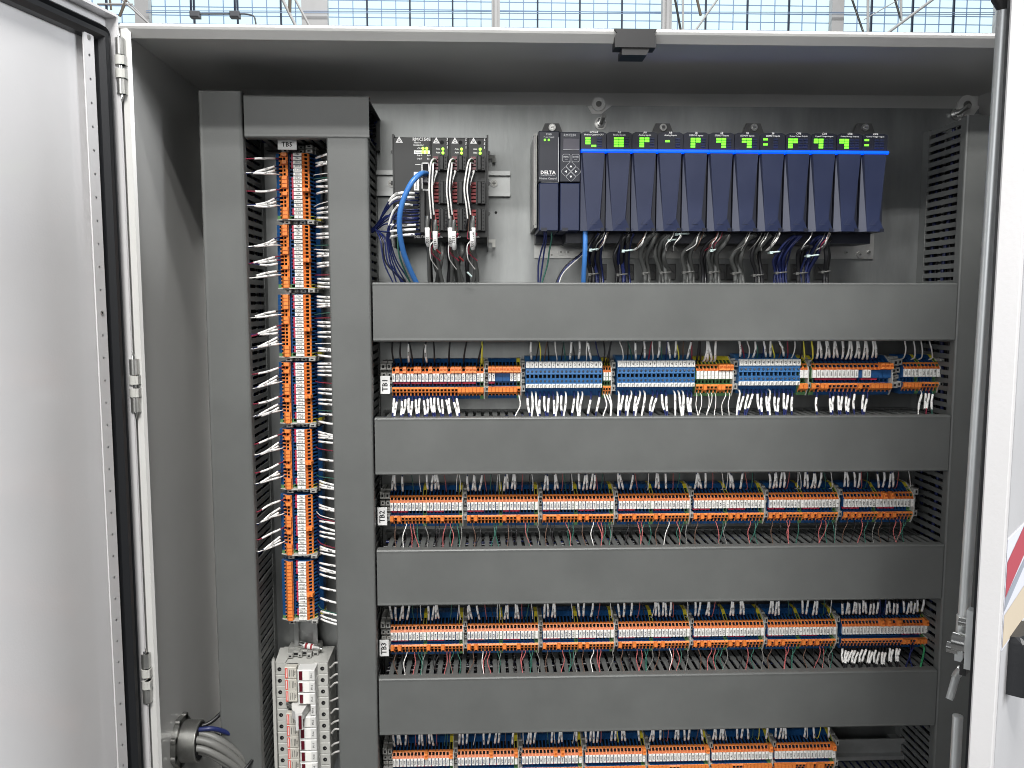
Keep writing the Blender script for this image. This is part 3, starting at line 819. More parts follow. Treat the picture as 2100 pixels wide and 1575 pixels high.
# ---------- vertical column TB5: seven strips of seventeen
T5 = [(313.5, 449.5), (461, 590.5), (604, 731.5), (743, 867.5), (880, 1002.5), (1015, 1137), (1151, 1271)]
lw = [{1, 3, 4, 5, 9, 11, 12, 13}, {3, 4, 5, 8, 9, 10, 12, 13}, {4, 5, 8, 9, 10, 11, 12, 13}, {1, 3, 4, 5, 9, 11, 12, 13}, {1, 3, 4, 5, 9, 11, 12, 13}, {1, 3, 4, 5, 9, 11, 12, 13}, set()]
for k, (v0, v1) in enumerate(T5):
    um = 612.5+(((v0+v1)/2)-380)*.0112
    loN = '1780' if k < 4 else '1781'
    mk = [loN, loN, '1004', '1004', 'SRG-RET', '7%d' % (281+k*5), 'SHLD', 'SHLD', loN, loN, '1004', '1004', 'SRG-RET', '7%d' % (284+k*5), 'SHLD', 'SHLD', '1']
    T, o, p = strip('TB5', k, 7, v0, v1, None, 17, dict(label=f'orange and blue terminal strip in the TB5 column, {ORD[k]} from the top', mark=marks(mk), pe=(16,), bot=(lambda i, b=lw[k]: 'open' if i in b else 'shut'),
                    top=lambda i: 'shut' if i in (9,) else 'open', jump=[(0, 1), (2, 3), (6, 8), (9, 11), (14, 15)], bw=.0046), vert=True, um=um)
    if k == 0: bracket('end_bracket', .0045, T, -.0048)
    if k == 0: bracket('end_bracket', .0045, T, -.0098)
    for i in range(17):
        names = f'of {ORD[k]} strip in column TB5'
        if i in lw[k]:
            j = i % 8
            c = {0: 'w_red', 1: 'w_red', 3: 'w_blue', 4: 'w_black', 5: 'w_white', 2: 'w_blue'}.get(j, 'w_blue')
            x = (i+.5)*p
            xe = slot_of(-(o[2]-x-.0045))
            xe = -(-xe) 
            W = lambda a, b, c_: to_world(o, True, a, b, c_)
            xw = xA1-.003-o[0]
            gi = {1: 1.6, 3: 5, 4: 5, 5: 5, 8: 9.6, 9: 9.6, 10: 9.6, 11: 13, 12: 13, 13: 13}[i]
            xs = (gi+.5)*p+.0035+R.uniform(-.0012, .0012)
            P = [W(x, -.034, -.0212), W(x, -.0490, -.0258), W(x*.55+xs*.45+R.uniform(-.0012, .0022), -.060, -.037), W(xs, -.076, xw+.004), W(xs, -.078, xw-.010)]
            a = R.uniform(.24, .30)
            wire(P, .00075, c, (a, a+R.uniform(.36, .44)), mk[i], f"{ {'w_red': 'red', 'w_blue': 'blue', 'w_black': 'black', 'w_white': 'white'}[c]} sleeved wire towards the hinge side from {ORD[i]} terminal {names}", 'wires of column TB5', sr=.00135)
        if i not in (4, 9, 12) and R.random() < (.92 if i not in (5, 6, 13) else .6):
            x = (i+.5)*p; s = i not in (5, 6, 13); c = 'w_blue' if s else R.choice(['w_white', 'w_white', 'w_green', 'w_red'])
            W = lambda a, b, c_: to_world(o, True, a, b, c_)
            xs = x+R.uniform(-.003, .003); xw = xB0-o[0]
            P = [W(x, -.034, .0148), W(x, -.0440, .0186), W((x+xs)/2, -.055, .026), W(xs, -.070, xw+.001), W(xs, -.072, xw+.012)]
            wire(P, .0008 if s else .0006, c, (.30, .93) if s else None, mk[i], f"{ {'w_white': 'white', 'w_green': 'dark green', 'w_red': 'red', 'w_blue': 'blue'}[c]} {'sleeved ' if s else ''}wire towards the inner duct from {ORD[i]} terminal {names}", 'wires of column TB5')

# ---------- name tags of the rows
def tag_plate(s, u0, v0, u1, v1, Y, horiz, hold):
    a = at(u0, v0, Y); b = at(u1, v1, Y)
    T = thing('name_tag', f'white name tag printed {s} in black letters', 'name tag', (a.x, Y, b.z), 'white row name tags')
    w, h = b.x-a.x, a.z-b.z
    m = MB().bbox(0, w, 0, .0012, 0, h, 'label_white', .0003)
    if horiz: m.text(s, (w/2, -.0002, h/2), (1, 0, 0), (0, 0, 1), h*.66, 'ink')
    else: m.text(s, (w/2, -.0002, h/2), (0, 0, 1), (-1, 0, 0), w*.80, 'ink')
    obj('plate', m, T)
    q = MB().box(w*.3, w*.7, .0012, hold, h*.3, h*.7, 'term_grey')
    obj('holder', q, T)
tag_plate('TB5', 569, 286, 608.5, 307, -.086, True, .03)
tag_plate('TB1', 780, 771, 800, 808, -.074, False, .03)
tag_plate('TB2', 774, 1041, 794, 1077.5, -.074, False, .03)
tag_plate('TB3', 778, 1313, 797.5, 1346, -.074, False, .03)

# ---------- rails
def rail(label, horizontal, a0, a1, c, hw=.0150):
    T_ = MB()
    prof = [(-hw, -.0105), (-hw, -.0092), (-hw+.0042, -.0092), (-hw+.0042, -.0003), (hw-.0042, -.0003), (hw-.0042, -.0092), (hw, -.0092), (hw, -.0105), (hw-.0055, -.0105), (hw-.0055, -.0018), (-hw+.0055, -.0018), (-hw+.0055, -.0105)]
    dy = 0 if 'carrying' in label else -.0155
    if horizontal: T_.prism([(y+dy, c+q) for q, y in prof], 'x', a0, a1, 'rail')
    else: T_.prism([(c+q, y+dy) for q, y in prof], 'z', a0, a1, 'rail')
    if dy:      # stand-off blocks under the rail
        for e in (.02, .5, .98):
            a = a0+(a1-a0)*e
            if horizontal: T_.box(a-.006, a+.006, dy-.0002, -.0002, c-.008, c+.008, 'rail')
            else: T_.box(c-.008, c+.008, dy-.0002, -.0002, a-.006, a+.006, 'rail')
    return obj('mounting_rail', T_, None, None, label, 'rail', 'metal mounting rails')
YR = -.0255
def zr_(v, u): return at(u, v, YR).z
rail('metal rail under the terminal strips of row TB1', True, at(792, 760, YR).x, at(1905, 760, YR).x, at(1300, 764, -.012).z+.001)
rail('metal rail of row TB2 with a bare end beside the slotted duct', True, at(795, 1030, YR).x, at(1905, 1030, YR).x, at(1800, 1026, -.012).z)
rail('metal rail under the terminal strips of row TB3', True, at(795, 1290, YR).x, at(1890, 1290, YR).x, at(1500, 1283, -.012).z)
rail('metal rail of the lowest row with a long bare end', True, at(805, 1540, YR).x, at(1866, 1540, YR).x, at(1790, 1526, -.012).z)
rail('upright metal rail of column TB5, bare between strips and fuse holders', False, ZB+.3, at(610, 300, YR).z, at(632, 1300, -.012).x)
rL = rail('short metal rail carrying the black controller', True, at(764, 376, YR).x, at(1047, 376, YR).x, at(1000, 376, -.012).z, .0158)
for u in (803, 1013):
    c = at(u, 376, -.004); q = MB()
    q.tube([(c.x, -.0018, c.z), (c.x, -.005, c.z)], .0046, 16, 'steel_dark'); q.tube([(c.x, -.005, c.z), (c.x, -.0062, c.z)], .003, 12, 'steel_dark')
    q.box(c.x-.0005, c.x+.0005, -.0065, -.0062, c.z-.0025, c.z+.0025, 'hole_shade')
    q.box(c.x-.0025, c.x+.0025, -.0065, -.0062, c.z-.0005, c.z+.0005, 'hole_shade')
    obj('rail_screw', q, rL)
for (u, v) in ((1131, 715), (927, 975)):
    c = at(u, v, -.002)

# ================================================================ BLACK CONTROLLER
Yf = -.100
cx0, cx1 = X(807, 380, Yf), X(1000, 380, Yf); cz1, cz0 = Z(900, 279, Yf), Z(900, 489, Yf)
ctl = thing('motion_controller', 'black four-section motion controller with green lights and loose wiring on its front', 'controller', (0, 0, 0))
m = MB()
m.bbox(cx0+.001, cx1-.001, Yf+.002, -.012, cz0, cz1-.0012, 'black_case', .0008)
m.box(cx0-.001, cx0+.001, Yf+.001, -.012, cz0-.010, cz1+.002, 'black_case')
m.box(cx1-.001, cx1+.001, Yf+.001, -.012, cz0-.010, cz1+.002, 'black_case')
for z_ in (.25, .55, .85):
    for xx in (cx0-.001, cx1+.001): m.tube([(xx, Yf+.004, cz0+(cz1-cz0)*z_), (xx, Yf+.010, cz0+(cz1-cz0)*z_)], .0022, 8, 'black_case')
obj('case', m, ctl)
U = lambda u: X(u, 380, Yf); VV = lambda v: Z(900, v, Yf)
secs = [807, 884, 922, 960, 1000]
for k in range(4):
    m = MB().bbox(U(secs[k])+.0006, U(secs[k+1])-.0006, Yf-.0005, Yf+.0022, cz0+.001, cz1-.002, 'black_case', .0006)
    f = obj('front_plate', m, ctl)
    m = MB(); yy = Yf-.0008
    def tri(cx, cz, r):
        pts = [(cx, cz+r), (cx-r, cz-r*.72), (cx+r, cz-r*.72)]
        inn = [(cx, cz+r*.55), (cx-r*.62, cz-r*.5), (cx+r*.62, cz-r*.5)]
        v = [(a, yy, b) for a, b in pts+inn]
        m.add(v, [(0, 1, 4, 3), (1, 2, 5, 4), (2, 0, 3, 5)], 'label_white')
        for a, b in inn: 
            d = Vector((a-cx, b-cz-0)); nrm = Vector((-d.y, d.x)).normalized()*r*.10
            m.add([(cx+nrm.x, yy, cz-r*.12+nrm.y), (a+nrm.x, yy, b+nrm.y), (a-nrm.x, yy, b-nrm.y), (cx-nrm.x, yy, cz-r*.12-nrm.y)], [(0, 1, 2, 3)], 'label_white')
    if k == 0:
        tri(U(820), VV(288), .0042)
        m.text('RMC150E', (U(865.5), yy, VV(286.5)), (1, 0, 0), (0, 0, 1), .0051, 'label_white')
        m.text('Motion', (U(857), yy, VV(293)), (1, 0, 0), (0, 0, 1), .0028, 'label_white')
        m.text('Controller', (U(859), yy, VV(298)), (1, 0, 0), (0, 0, 1), .0028, 'label_white')
        for s, v in (('CPU', 305), ('Out 0', 319), ('Out 1', 326)):
            m.text(s, (U(861), yy, VV(v)), (1, 0, 0), (0, 0, 1), .0026, 'label_white')
        for s, v in (('In 0', 319), ('In 1', 326)): m.text(s, (U(880), yy, VV(v)), (1, 0, 0), (0, 0, 1), .0026, 'label_white')
        m.box(U(850), U(884)-.001, yy, yy+.0002, VV(316), VV(309), 'label_white')
        m.text('Controller', (U(861), yy-.0001, VV(312.5)), (1, 0, 0), (0, 0, 1), .0026, 'ink')
        m.box(U(849), U(859.5), yy, yy+.0002, VV(391), VV(353), 'label_white')
        m.text('Ethernet', (U(854), yy-.0001, VV(378)), (0, 0, 1), (-1, 0, 0), .0030, 'ink')
        m.text('DELTA', (U(860), yy, VV(486)), (1, 0, 0), (0, 0, 1), .0042, 'label_white')
        m.box(U(852), U(863), yy, yy+.0002, VV(338.6), VV(337.6), 'label_white')
    else:
        tri(U(secs[k]+11.5), VV(289), .0040)
        for q, s in enumerate('SSI'): m.text(s, (U(secs[k]+34), yy, VV(286.5+8*q)), (1, 0, 0), (0, 0, 1), .0038, 'label_white')
        for v in (305.5, 313): m.text('Axis', (U(secs[k]+15), yy, VV(v)), (1, 0, 0), (0, 0, 1), .0026, 'label_white')
        m.text('DELTA', (U(secs[k]+15), yy, VV(486)), (1, 0, 0), (0, 0, 1), .0030, 'label_white')
        m.tube([(U(secs[k]+23), yy, VV(292)), (U(secs[k]+23), yy-.0003, VV(292))], .0022, 10, 'hole_shade')
    obj('print', m, f)
    leds = [(868.5, 305), (876, 305), (868.5, 312.5), (876, 312.5)] if k == 0 else [(secs[k]+25, 306), (secs[k]+25, 314)]
    for (u, v) in leds:
        c = Vector((U(u), yy, VV(v)))
        q = MB().tube([c, c+Vector((0, -.0014, 0)), c+Vector((0, -.0022, 0))], [.0016, .0016, .0010], 10, 'led_round' if k else 'led_round')
        obj('indicator_light', q, f)
    # plug-in connectors
    if k == 0:
        m = MB().bbox(U(862), U(873), Yf-.014, Yf, VV(480), VV(394), 'conn_black', .001)
        for q in range(10): m.box(U(857), U(862), Yf-.010, Yf, VV(403+7.6*q), VV(398+7.6*q), 'conn_black'); m.box(U(857)-.0002, U(858), Yf-.009, Yf-.006, VV(402+7.6*q), VV(399+7.6*q), 'hole_shade')
        obj('connector', m, f)
        m = MB(); 
        for a0, a1, b0, b1 in ((865, 867, 334, 352), (879, 881, 334, 352), (865, 881, 334, 336), (865, 867, 366, 392), (879, 881, 366, 392), (865, 881, 388, 392)):
            m.box(U(a0), U(a1), Yf-.0016, Yf, VV(b1), VV(b0), 'label_white')
        m.box(U(867), U(879), Yf-.0009, Yf, VV(352), VV(336), 'hole_shade')
        m.bbox(U(868), U(878), Yf-.012, Yf, VV(378), VV(352), 'screen', .0008)
        obj('network_port', m, f)
    else:
        b = secs[k]
        for v0, v1 in ((322, 352), (374, 420), (430, 475)):
            m = MB().bbox(U(b+19), U(b+27), Yf-.013, Yf, VV(v1), VV(v0), 'conn_black', .0008)
            m.bbox(U(b+27), U(b+35), Yf-.010, Yf, VV(v1), VV(v0), 'black_case', .0006)
            n = int((v1-v0)/7)
            for q in range(n):
                vv = v0+4+q*7.2
                m.box(U(b+6), U(b+16), Yf-.010, Yf-.001, VV(vv+2.6), VV(vv-2.2), 'fuse_red' if v0 < 350 else 'plug_red')
                m.box(U(b+29.5), U(b+32.5), Yf-.0103, Yf-.0098, VV(vv+1.5), VV(vv-1), 'hole_shade')
            m.box(U(b+15), U(b+19), Yf-.006, Yf-.001, VV(v1), VV(v0), 'black_case')
            obj('connector', m, f)
m = MB()
for u0, v0, v1 in ((1000, 318, 333), (1000, 491, 507)):
    a = at(u0, v0, -.013); b = at(u0+16, v1, -.013)
    m.box(a.x, b.x-.004, -.014, -.012, a.z-.004, a.z, 'fuse_grey'); m.box(b.x-.004, b.x, -.014, -.012, b.z, a.z, 'fuse_grey')
obj('mounting_ear', m, ctl)

def pl(*pts): return [at(*q) for q in pts]
# cables on the controller
wire(pl((874, 356, -.112), (862, 357, -.130), (842, 378, -.138), (824, 420, -.136), (819, 462, -.130), (826, 512, -.116), (842, 555, -.100), (862, 596, -.082)), .0031, 'w_sky', label='thick light blue network cable plugged into the black controller', keep=True, name='network_cable', cat='cable')
vs_left = [(397, 1), (405, 1), (420, 1), (412, 0), (430, 0), (434, 0), (440, 0), (450, 0), (455, 0), (462, 1), (471, 1), (480, 1), (446, 0)]
for q, (v, s) in enumerate(vs_left):
    drop = R.uniform(-12, 8)
    if q % 3 != 2:
        P = pl((862, v, -.106), (848, v+R.uniform(-1, 1), -.116), (812, v+1+drop*.12, -.114), (790, (v+465)/2+drop, -.098), (768, 468+R.uniform(-6, 6), -.070), (752, 474, -.062))
    else:
        P = pl((862, v, -.106), (845, v+1, -.118), (812, v+4, -.117), (792+q*.8, 480+q, -.100), (797+q*1.5, 535, -.088), (806+q*3.2, 578, -.080), (812+q*3.2, 596, -.080))
    wire(P, .0009, 'w_blue', (.10, .42) if s else None, R.choice(['1004', '1550.9']), f'{ORD[q]} blue wire from the top leaving the side plug of the black controller', 'blue wires of the black controller', keep=True)
for q, (u0, u1) in enumerate(((792, 806), (800, 826), (796, 833), (805, 829))):
    P = pl((770, 470, -.08), (u0-12, 492, -.094), (u0-4, 540, -.09), (u1, 580, -.082), (u1+5, 597, -.08))
    wire(P, .0009, ['w_blue', 'w_blue', 'w_black', 'w_blue'][q], label=f'{["blue", "navy", "black", "inner blue"][q]} wire hanging from the blue bundle into the duct under the controller', keep=True)
wire(pl((815, 480, -.11), (818, 520, -.108), (832, 560, -.095), (850, 597, -.082)), .0011, 'w_green', label='green and white twisted wire hanging behind the thick blue network cable', keep=True)
for k in range(3):
    b = [884, 922, 960][k]; nm = ['first', 'middle', 'last'][k]
    off = 3.2*k
    # white pair bending over from the top connector
    for q in range(2):
        uu = b-3+q*6-(k-1)*3; v_end = 440 if q else 448
        wire(pl((b+11, 328+q*8, -.108), (b+5, 326+q*8, -.128), (b-1+q*5, 338+q*8, -.137), (uu-4+k, 385, -.138), (uu-2+2*k, 420, -.136), (uu+2.5*k, v_end, -.132)), .00092, 'w_white',
             label=f'{["outer", "inner"][q]} white wire looping over the {nm} plug column of the controller', group='white looping controller wires', keep=True)
    wire(pl((b+10, 332, -.108), (b+3, 334, -.122), (b+1, 350, -.132), (b+1, 400, -.132), (b-3, 452, -.130), (b-7, 470, -.128)), .0013, 'w_black', label=f'black wire looping over the {nm} plug column of the controller', keep=True)
    wire(pl((b+12, 350, -.110), (b+7, 362, -.126), (b+2, 382, -.130), (b-1, 420, -.130)), .0009, 'w_black', (.05, .62), '7331', f'short sleeved wire under the top plug of the {nm} controller column', keep=True, sr=.0017)
    wire(pl((b+11, 330, -.108), (b+6, 331, -.124), (b+2, 345, -.133), (b-1, 392, -.1345), (b+3, 430, -.133)), .0011, 'w_black', label=f'inner black wire between the white loops of the {nm} plug column', keep=True)
    wire(pl((b+10, 352, -.110), (b+6, 358, -.130), (b+3, 385, -.132), (b+6, 430, -.130), (b+3, 470, -.126), (b+8, 500, -.118)), .0009, 'w_black', label=f'thin black wire running down beside the {nm} plug column', keep=True)
    # marked cable ends and grey jackets
    for q, (du, v0, v1) in enumerate(((-8+k*9, 458, 492), (8, 466, 500))):
        ub = b+du
        wire(pl((ub+1, v0-14, -.128), (ub, v0, -.130), (ub+1, v1, -.128), (ub+3, v1+18, -.116), (ub+4+q*7, 560, -.098), (ub+6+q*14-k*5, 598, -.084)), .0022, 'w_grey', (.13, .36), ['7330', '7331'][q], f'{["darker", "paler"][q]} grey jacketed cable with white tag below the {nm} plug column', keep=True, sr=.0028, name='cable', cat='cable')
    for q, c in enumerate(('w_pink', 'w_green', 'w_brown', 'w_red')):
        v0 = (380, 388, 436, 450)[q]
        u_ = b+8
        wire(pl((u_, v0, -.110), (u_-4, v0+6, -.122), (u_-3-q*2, v0+40, -.128+q*.002), (u_+4+q*2, 470+q*3, -.124), (u_-2-q*2, 502+q*4, -.118), (u_+2+q*3, 520+q*5, -.112)), .00065, c, label=f'thin {["pink", "green", "brown", "red"][q]} wire in the tangle under the {nm} plug column', keep=True)
    wire(pl((b+4, 495, -.122), (b-2, 505, -.124), (b-1, 528, -.120), (b+5, 540, -.112), (b+14, 552, -.104)), .0006, 'w_white', label=f'thin white drain wire looping under the {nm} plug column', keep=True)
for q, (u0, u1, u2) in enumerate(((878, 882, 884), (889, 894, 905), (905, 900, 897), (918, 925, 920), (931, 935, 938), (946, 940, 948), (958, 955, 960))):
    wire(pl((u0, 500, -.085), (u0+2, 518, -.098), (u1+R.uniform(-3, 3), 545, -.096+q % 2*.012), (u2, 575, -.080), (u2+1, 598, -.076)), .0026, 'w_grey' if q % 3 else 'w_black', label=f'{ORD[q]} grey or black cable coming from behind the black controller into the duct', keep=True, name='cable', cat='cable')
for q, (u, v) in enumerate(((946, 530), (899, 515), (963, 562))):
    c = at(u, v, -.122)
    m = MB().tube([c+Vector((-.0025, -.002, .002)), c+Vector((.0025, 0, -.003))], .0011, 8, 'tie_white' if q == 2 else 'plug_red')
    obj('cable_tie', m, None, None, ['red ferrule tip hanging in the tangle under the middle plug column', 'red ferrule tip high in the tangle beside the first marked cable', 'white cable tie round the lowest marked cable of the controller'][q], 'cable tie')

# ================================================================ NAVY MODULE RACK
Yn = -.104
nx0, nx1 = X(1104, 380, Yn), X(1817, 380, Yn)
nz1, nz0 = Z(1450, 271, Yn), Z(1450, 475, Yn)
rack = thing('module_rack', 'long navy modular controller rack with glowing blue strip and green lights', 'controller', (0, 0, 0))
Un = lambda u: X(u, 380, Yn); Vn = lambda v: Z(1450, v, Yn)
m = MB()
pz = at(1450, 530, -.003).z; ptop = at(1450, 272, -.006).z
m.box(at(1096, 500, -.003).x, at(1791, 520, -.003).x, -.0035, -.0004, pz, ptop-.02, 'zinc')
obj('chassis_plate', m, rack)
m = MB()
m.box(nx0+.002, nx1-.004, -.030, -.0036, at(1450, 500, -.03).z, nz1+.004, 'navy_dark')
m.box(at(1160, 500, -.078).x, nx1-.004, -.078, -.030, Z(1450, 499, -.078), nz0+.01, 'navy_dark')
obj('chassis', m, rack)
for u in (1132, 1359, 1545, 1773):
    c = at(u, 262, -.006); q = MB()
    q.prism([(c.x-.017, c.z-.014), (c.x-.009, c.z+.0055), (c.x+.009, c.z+.0055), (c.x+.017, c.z-.014)], 'y', -.006, -.003, 'mount_grey')
    q.tube([(c.x, -.006, c.z), (c.x, -.0095, c.z)], .0045, 14, 'zinc'); q.tube([(c.x, -.0095, c.z), (c.x, -.0105, c.z)], .0028, 8, 'chrome')
    q.box(c.x-.0022, c.x+.0022, -.0108, -.0105, c.z-.0005, c.z+.0005, 'hole_shade')
    obj('mounting_tab', q, rack)
for u, v in ((1232, 516), (1131, 523), (1378, 516), (1735, 518), (1763, 522), (1782, 517), (1165, 517), (1150, 517)):
    c = at(u, v, -.004); q = MB().tube([(c.x, -.0036, c.z), (c.x, -.006, c.z)], .0042 if u in (1131, 1763, 1150) else .0022, 12, 'zinc')
    q.tube([(c.x, -.006, c.z), (c.x, -.0066, c.z)], .0014, 8, 'steel_dark')
    obj('screw', q, rack)
m = MB()
a = at(1090, 285, -.06); b = at(1103, 464, -.06)
m.box(a.x+.002, nx0-.0005, -.082, -.004, b.z-.004, a.z+.002, 'steel_dark')
m.prism([(a.x+.001, -.070), (a.x+.002, -.078), (nx0-.002, -.086), (nx0-.001, -.070)], 'z', b.z, a.z, 'marker')
obj('end_cap', m, rack)
ul = [1104, 1147, 1190.5]+[1190.5+52.2*(i+1) for i in range(12)]
TITLES = [('CPU68', 'Motion Control CPU')]+[('A8', 'Analog Inputs')]*3+[('S8', 'SSI/MDT Inputs')]*4+[('CV8', 'Control Voltage Outputs')]*4
PT = {'P': [(0, 0), (0, 1), (1, 0), (1, 1), (2, 0), (3, 0)], 'q': [(0, 0), (0, 1), (1, 0), (1, 1), (2, 1), (3, 1)], 'F': [(r, c) for r in range(4) for c in (0, 1)], '2': [(0, 0), (2, 0)], 'L': [(0, 0), (1, 0), (2, 0), (3, 1)], '1': [(1, 0)]}
PAT = 'LFP1Pqq2Pqq2'
for k in range(14):
    x0, x1 = Un(ul[k])+.0003, Un(ul[k+1])-.0003; w = x1-x0
    if k < 2:
        m = MB(); zs = Vn(376)
        m.bbox(x0, x1, Yn, -.030, zs+.0006, nz1-.001*k, 'black_case' if False else 'navy_dark', .0008)
        mod = obj(['power_supply', 'keypad_module'][k], m, rack)
        m = MB().bbox(x0+.0006, x1-.0006, Yn-.0003, -.030, nz0+.0005, zs-.0006, 'navy', .0009); 
        m.box(x0+.003, x0+.010, Yn-.0006, Yn+.001, nz0, nz0+.004, 'navy_dark')
        obj('lower_cover', m, mod)
        q = MB(); yy = Yn-.0003; mx = (x0+x1)/2
        rt, up = (1, 0, 0), (0, 0, 1)
        if k == 0:
            q.text('PS6D', (mx, yy, Vn(278)), rt, up, .0032, 'silver_print'); q.text('Power Supply', (mx, yy, Vn(283.5)), rt, up, .0022, 'silver_print')
            q.text('DELTA', (mx-.001, yy, Vn(356)), rt, up, .0058, 'label_white'); q.text('COMPUTER SYSTEMS, INC.', (mx-.001, yy, Vn(361.5)), rt, up, .0014, 'silver_print'); q.text('Motion Control', (mx-.001, yy, Vn(368)), rt, up, .0031, 'silver_print')
            q.box(x1-.0012, x1-.0005, yy, yy+.0002, Vn(375), Vn(284), 'silver_print'); q.box(x0+.003, x1-.0006, yy, yy+.0002, Vn(375.6), Vn(374.8), 'silver_print')
            for u in (1117, 1125): 
                c = Vector((Un(u), yy, Vn(289.5))); obj('indicator_light', MB().tube([c, c-Vector((0, .0008, 0))], .0013, 8, 'led_green'), mod)
        else:
            q.text('RMC200', (mx-.0005, yy, Vn(279.5)), rt, up, .0040, 'silver_print')
            obj('screen', MB().bbox(Un(1154), Un(1187), yy-.0004, yy+.001, Vn(308.5), Vn(286), 'screen', .0004), mod)
            q.box(Un(1154), Un(1187), yy-.0004, yy, Vn(309.6), Vn(308.7), 'silver_print')
            def ring(pts, cx, cz):
                n = len(pts); o_ = [(cx+a, yy-.0003, cz+b) for a, b in pts]; i_ = [(cx+a*.93, yy-.0003, cz+b*.93) for a, b in pts]
                return MB().add(o_+i_, [(i, (i+1) % n, n+(i+1) % n, n+i) for i in range(n)], 'silver_print')
            def rsq(h, rot):
                pts = []
                for i in range(4):
                    for d in (-.22, 0, .22):
                        an = PI/4+PI/2*i+d
                        rr_ = h*1.41*(1 if d else 1.03); pts.append((rr_*math.cos(an+rot)*.95, rr_*math.sin(an+rot)*.95))
                return pts
            for u, s in ((1161, 'MENU'), (1180, 'ENTER')):
                rg = ring(rsq(.0040, 0), Un(u), Vn(326)); rg.text(s, (Un(u), yy-.0003, Vn(323.8)), rt, up, .0024, 'silver_print')
                rg.box(Un(u)-.0017, Un(u)+.0017, yy-.0003, yy, Vn(328.8), Vn(328.2), 'silver_print')
                obj('key', rg, mod)
            for du, dv, an in ((0, -10.2, 90), (-10, 0, 180), (10, 0, 0), (0, 10.2, 270)):
                cx, cz = Un(1170.5+du), Vn(353.5+dv); rg = ring(rsq(.0040, PI/4), cx, cz)
                A = math.radians(an); rg.add([(cx+.0017*math.cos(A+t_), yy-.0004, cz+.0017*math.sin(A+t_)) for t_ in (0, 2.1, -2.1)], [(0, 1, 2)], 'label_white')
                obj('key', rg, mod)
        obj('print', q, mod)
        continue
    i = k-2
    m = MB()
    zb_ = Vn(307.5)
    # head block, slightly crowned top
    m.prism([(x0, zb_), (x0, nz1-.0022), (x0+w*.14, nz1-.0004), (x0+w*.86, nz1-.0004), (x1, nz1-.0022), (x1, zb_)], 'y', Yn, -.030, 'navy_dark')
    m.box(x0, x1, Yn+.006, -.030, nz0+.004, Vn(314.5), 'navy_dark')
    mod = obj('module', m, rack)
    # swing cover with flared foot
    zt, zf, zk = Vn(315), nz0+.0005, nz0+.015
    D0, D1, D2 = Yn-.003, Yn+.0015, Yn+.006
    P = lambda a, d, z_: (x0+w*a, d, z_)
    q = MB()
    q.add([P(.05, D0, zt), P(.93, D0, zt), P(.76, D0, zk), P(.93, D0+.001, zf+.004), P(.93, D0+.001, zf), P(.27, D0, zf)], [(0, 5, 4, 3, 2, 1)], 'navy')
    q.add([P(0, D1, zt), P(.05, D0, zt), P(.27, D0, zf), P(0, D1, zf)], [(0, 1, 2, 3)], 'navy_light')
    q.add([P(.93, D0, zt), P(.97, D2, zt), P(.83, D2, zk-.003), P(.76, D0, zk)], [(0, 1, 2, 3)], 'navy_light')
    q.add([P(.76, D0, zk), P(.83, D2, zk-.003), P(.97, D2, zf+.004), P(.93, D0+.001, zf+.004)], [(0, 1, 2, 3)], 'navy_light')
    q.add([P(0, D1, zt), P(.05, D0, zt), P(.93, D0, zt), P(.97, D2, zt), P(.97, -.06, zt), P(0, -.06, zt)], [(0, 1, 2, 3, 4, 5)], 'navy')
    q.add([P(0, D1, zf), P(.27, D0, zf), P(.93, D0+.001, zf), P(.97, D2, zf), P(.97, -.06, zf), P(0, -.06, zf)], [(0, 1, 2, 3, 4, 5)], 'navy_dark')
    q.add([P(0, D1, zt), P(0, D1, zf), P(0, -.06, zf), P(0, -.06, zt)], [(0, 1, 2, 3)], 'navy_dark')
    q.box(x0+w*.80, x0+w*.95, D0-.0004, D0+.004, zf-.0005, zf+.0035, 'navy_dark')
    # embossed mark
    cx = x0+w*.50; cz = zf+.011
    q.add([(cx-.004, D0-.0004, cz-.003), (cx-.0034, D0-.0004, cz-.003), (cx+.0006, D0-.0004, cz+.0035), (cx, D0-.0004, cz+.0035)], [(0, 1, 2, 3)], 'navy_light')
    q.box(cx-.0036, cx+.004, D0-.0004, D0, cz-.0034, cz-.0030, 'navy_light')
    obj('swing_cover', q, mod)
    obj('light_bar', MB().prism([(D0-.0004, Vn(314.8)), (D0-.0012, Vn(312.5)), (D0-.0010, Vn(309.5)), (D0+.001, Vn(307.8)), (Yn+.004, Vn(307.8)), (Yn+.004, Vn(314.8))], 'x', x0+.0001, x1+.0003, 'led_blue'), mod)
    q = MB(); yy = Yn-.0003; mx = (x0+x1)/2
    a, b = TITLES[i]
    q.text(a, (mx, yy, Vn(272.8)), (1, 0, 0), (0, 0, 1), .0034, 'label_white')
    q.text(b, (mx, yy, Vn(278)), (1, 0, 0), (0, 0, 1), .0026 if len(b) < 20 else .0021, 'label_white')
    obj('print', q, mod)
    lx = x0+w*(.17 if i == 0 else .29 if PAT[i] != '2' else .12) if not i >= 8 else x0+w*(.10 if i != 11 else .08)
    cw = w*(.23 if i == 0 else .205 if i < 8 else .20); ch = (Vn(283)-Vn(304))/4
    for r in range(4):
        for c in range(4 if i >= 8 else 3):
            on = (r, c) in PT[PAT[i]]
            lxx = lx+c*cw; zz = Vn(283)-r*ch
            q = MB().bbox(lxx, lxx+cw*.88, yy-.0004, yy+.0004, zz-ch*.76, zz, 'led_green' if on else 'navy', .0004)
            if on: obj('indicator_light', q, mod)
            elif c > 1: obj('dark_indicator', q, mod)

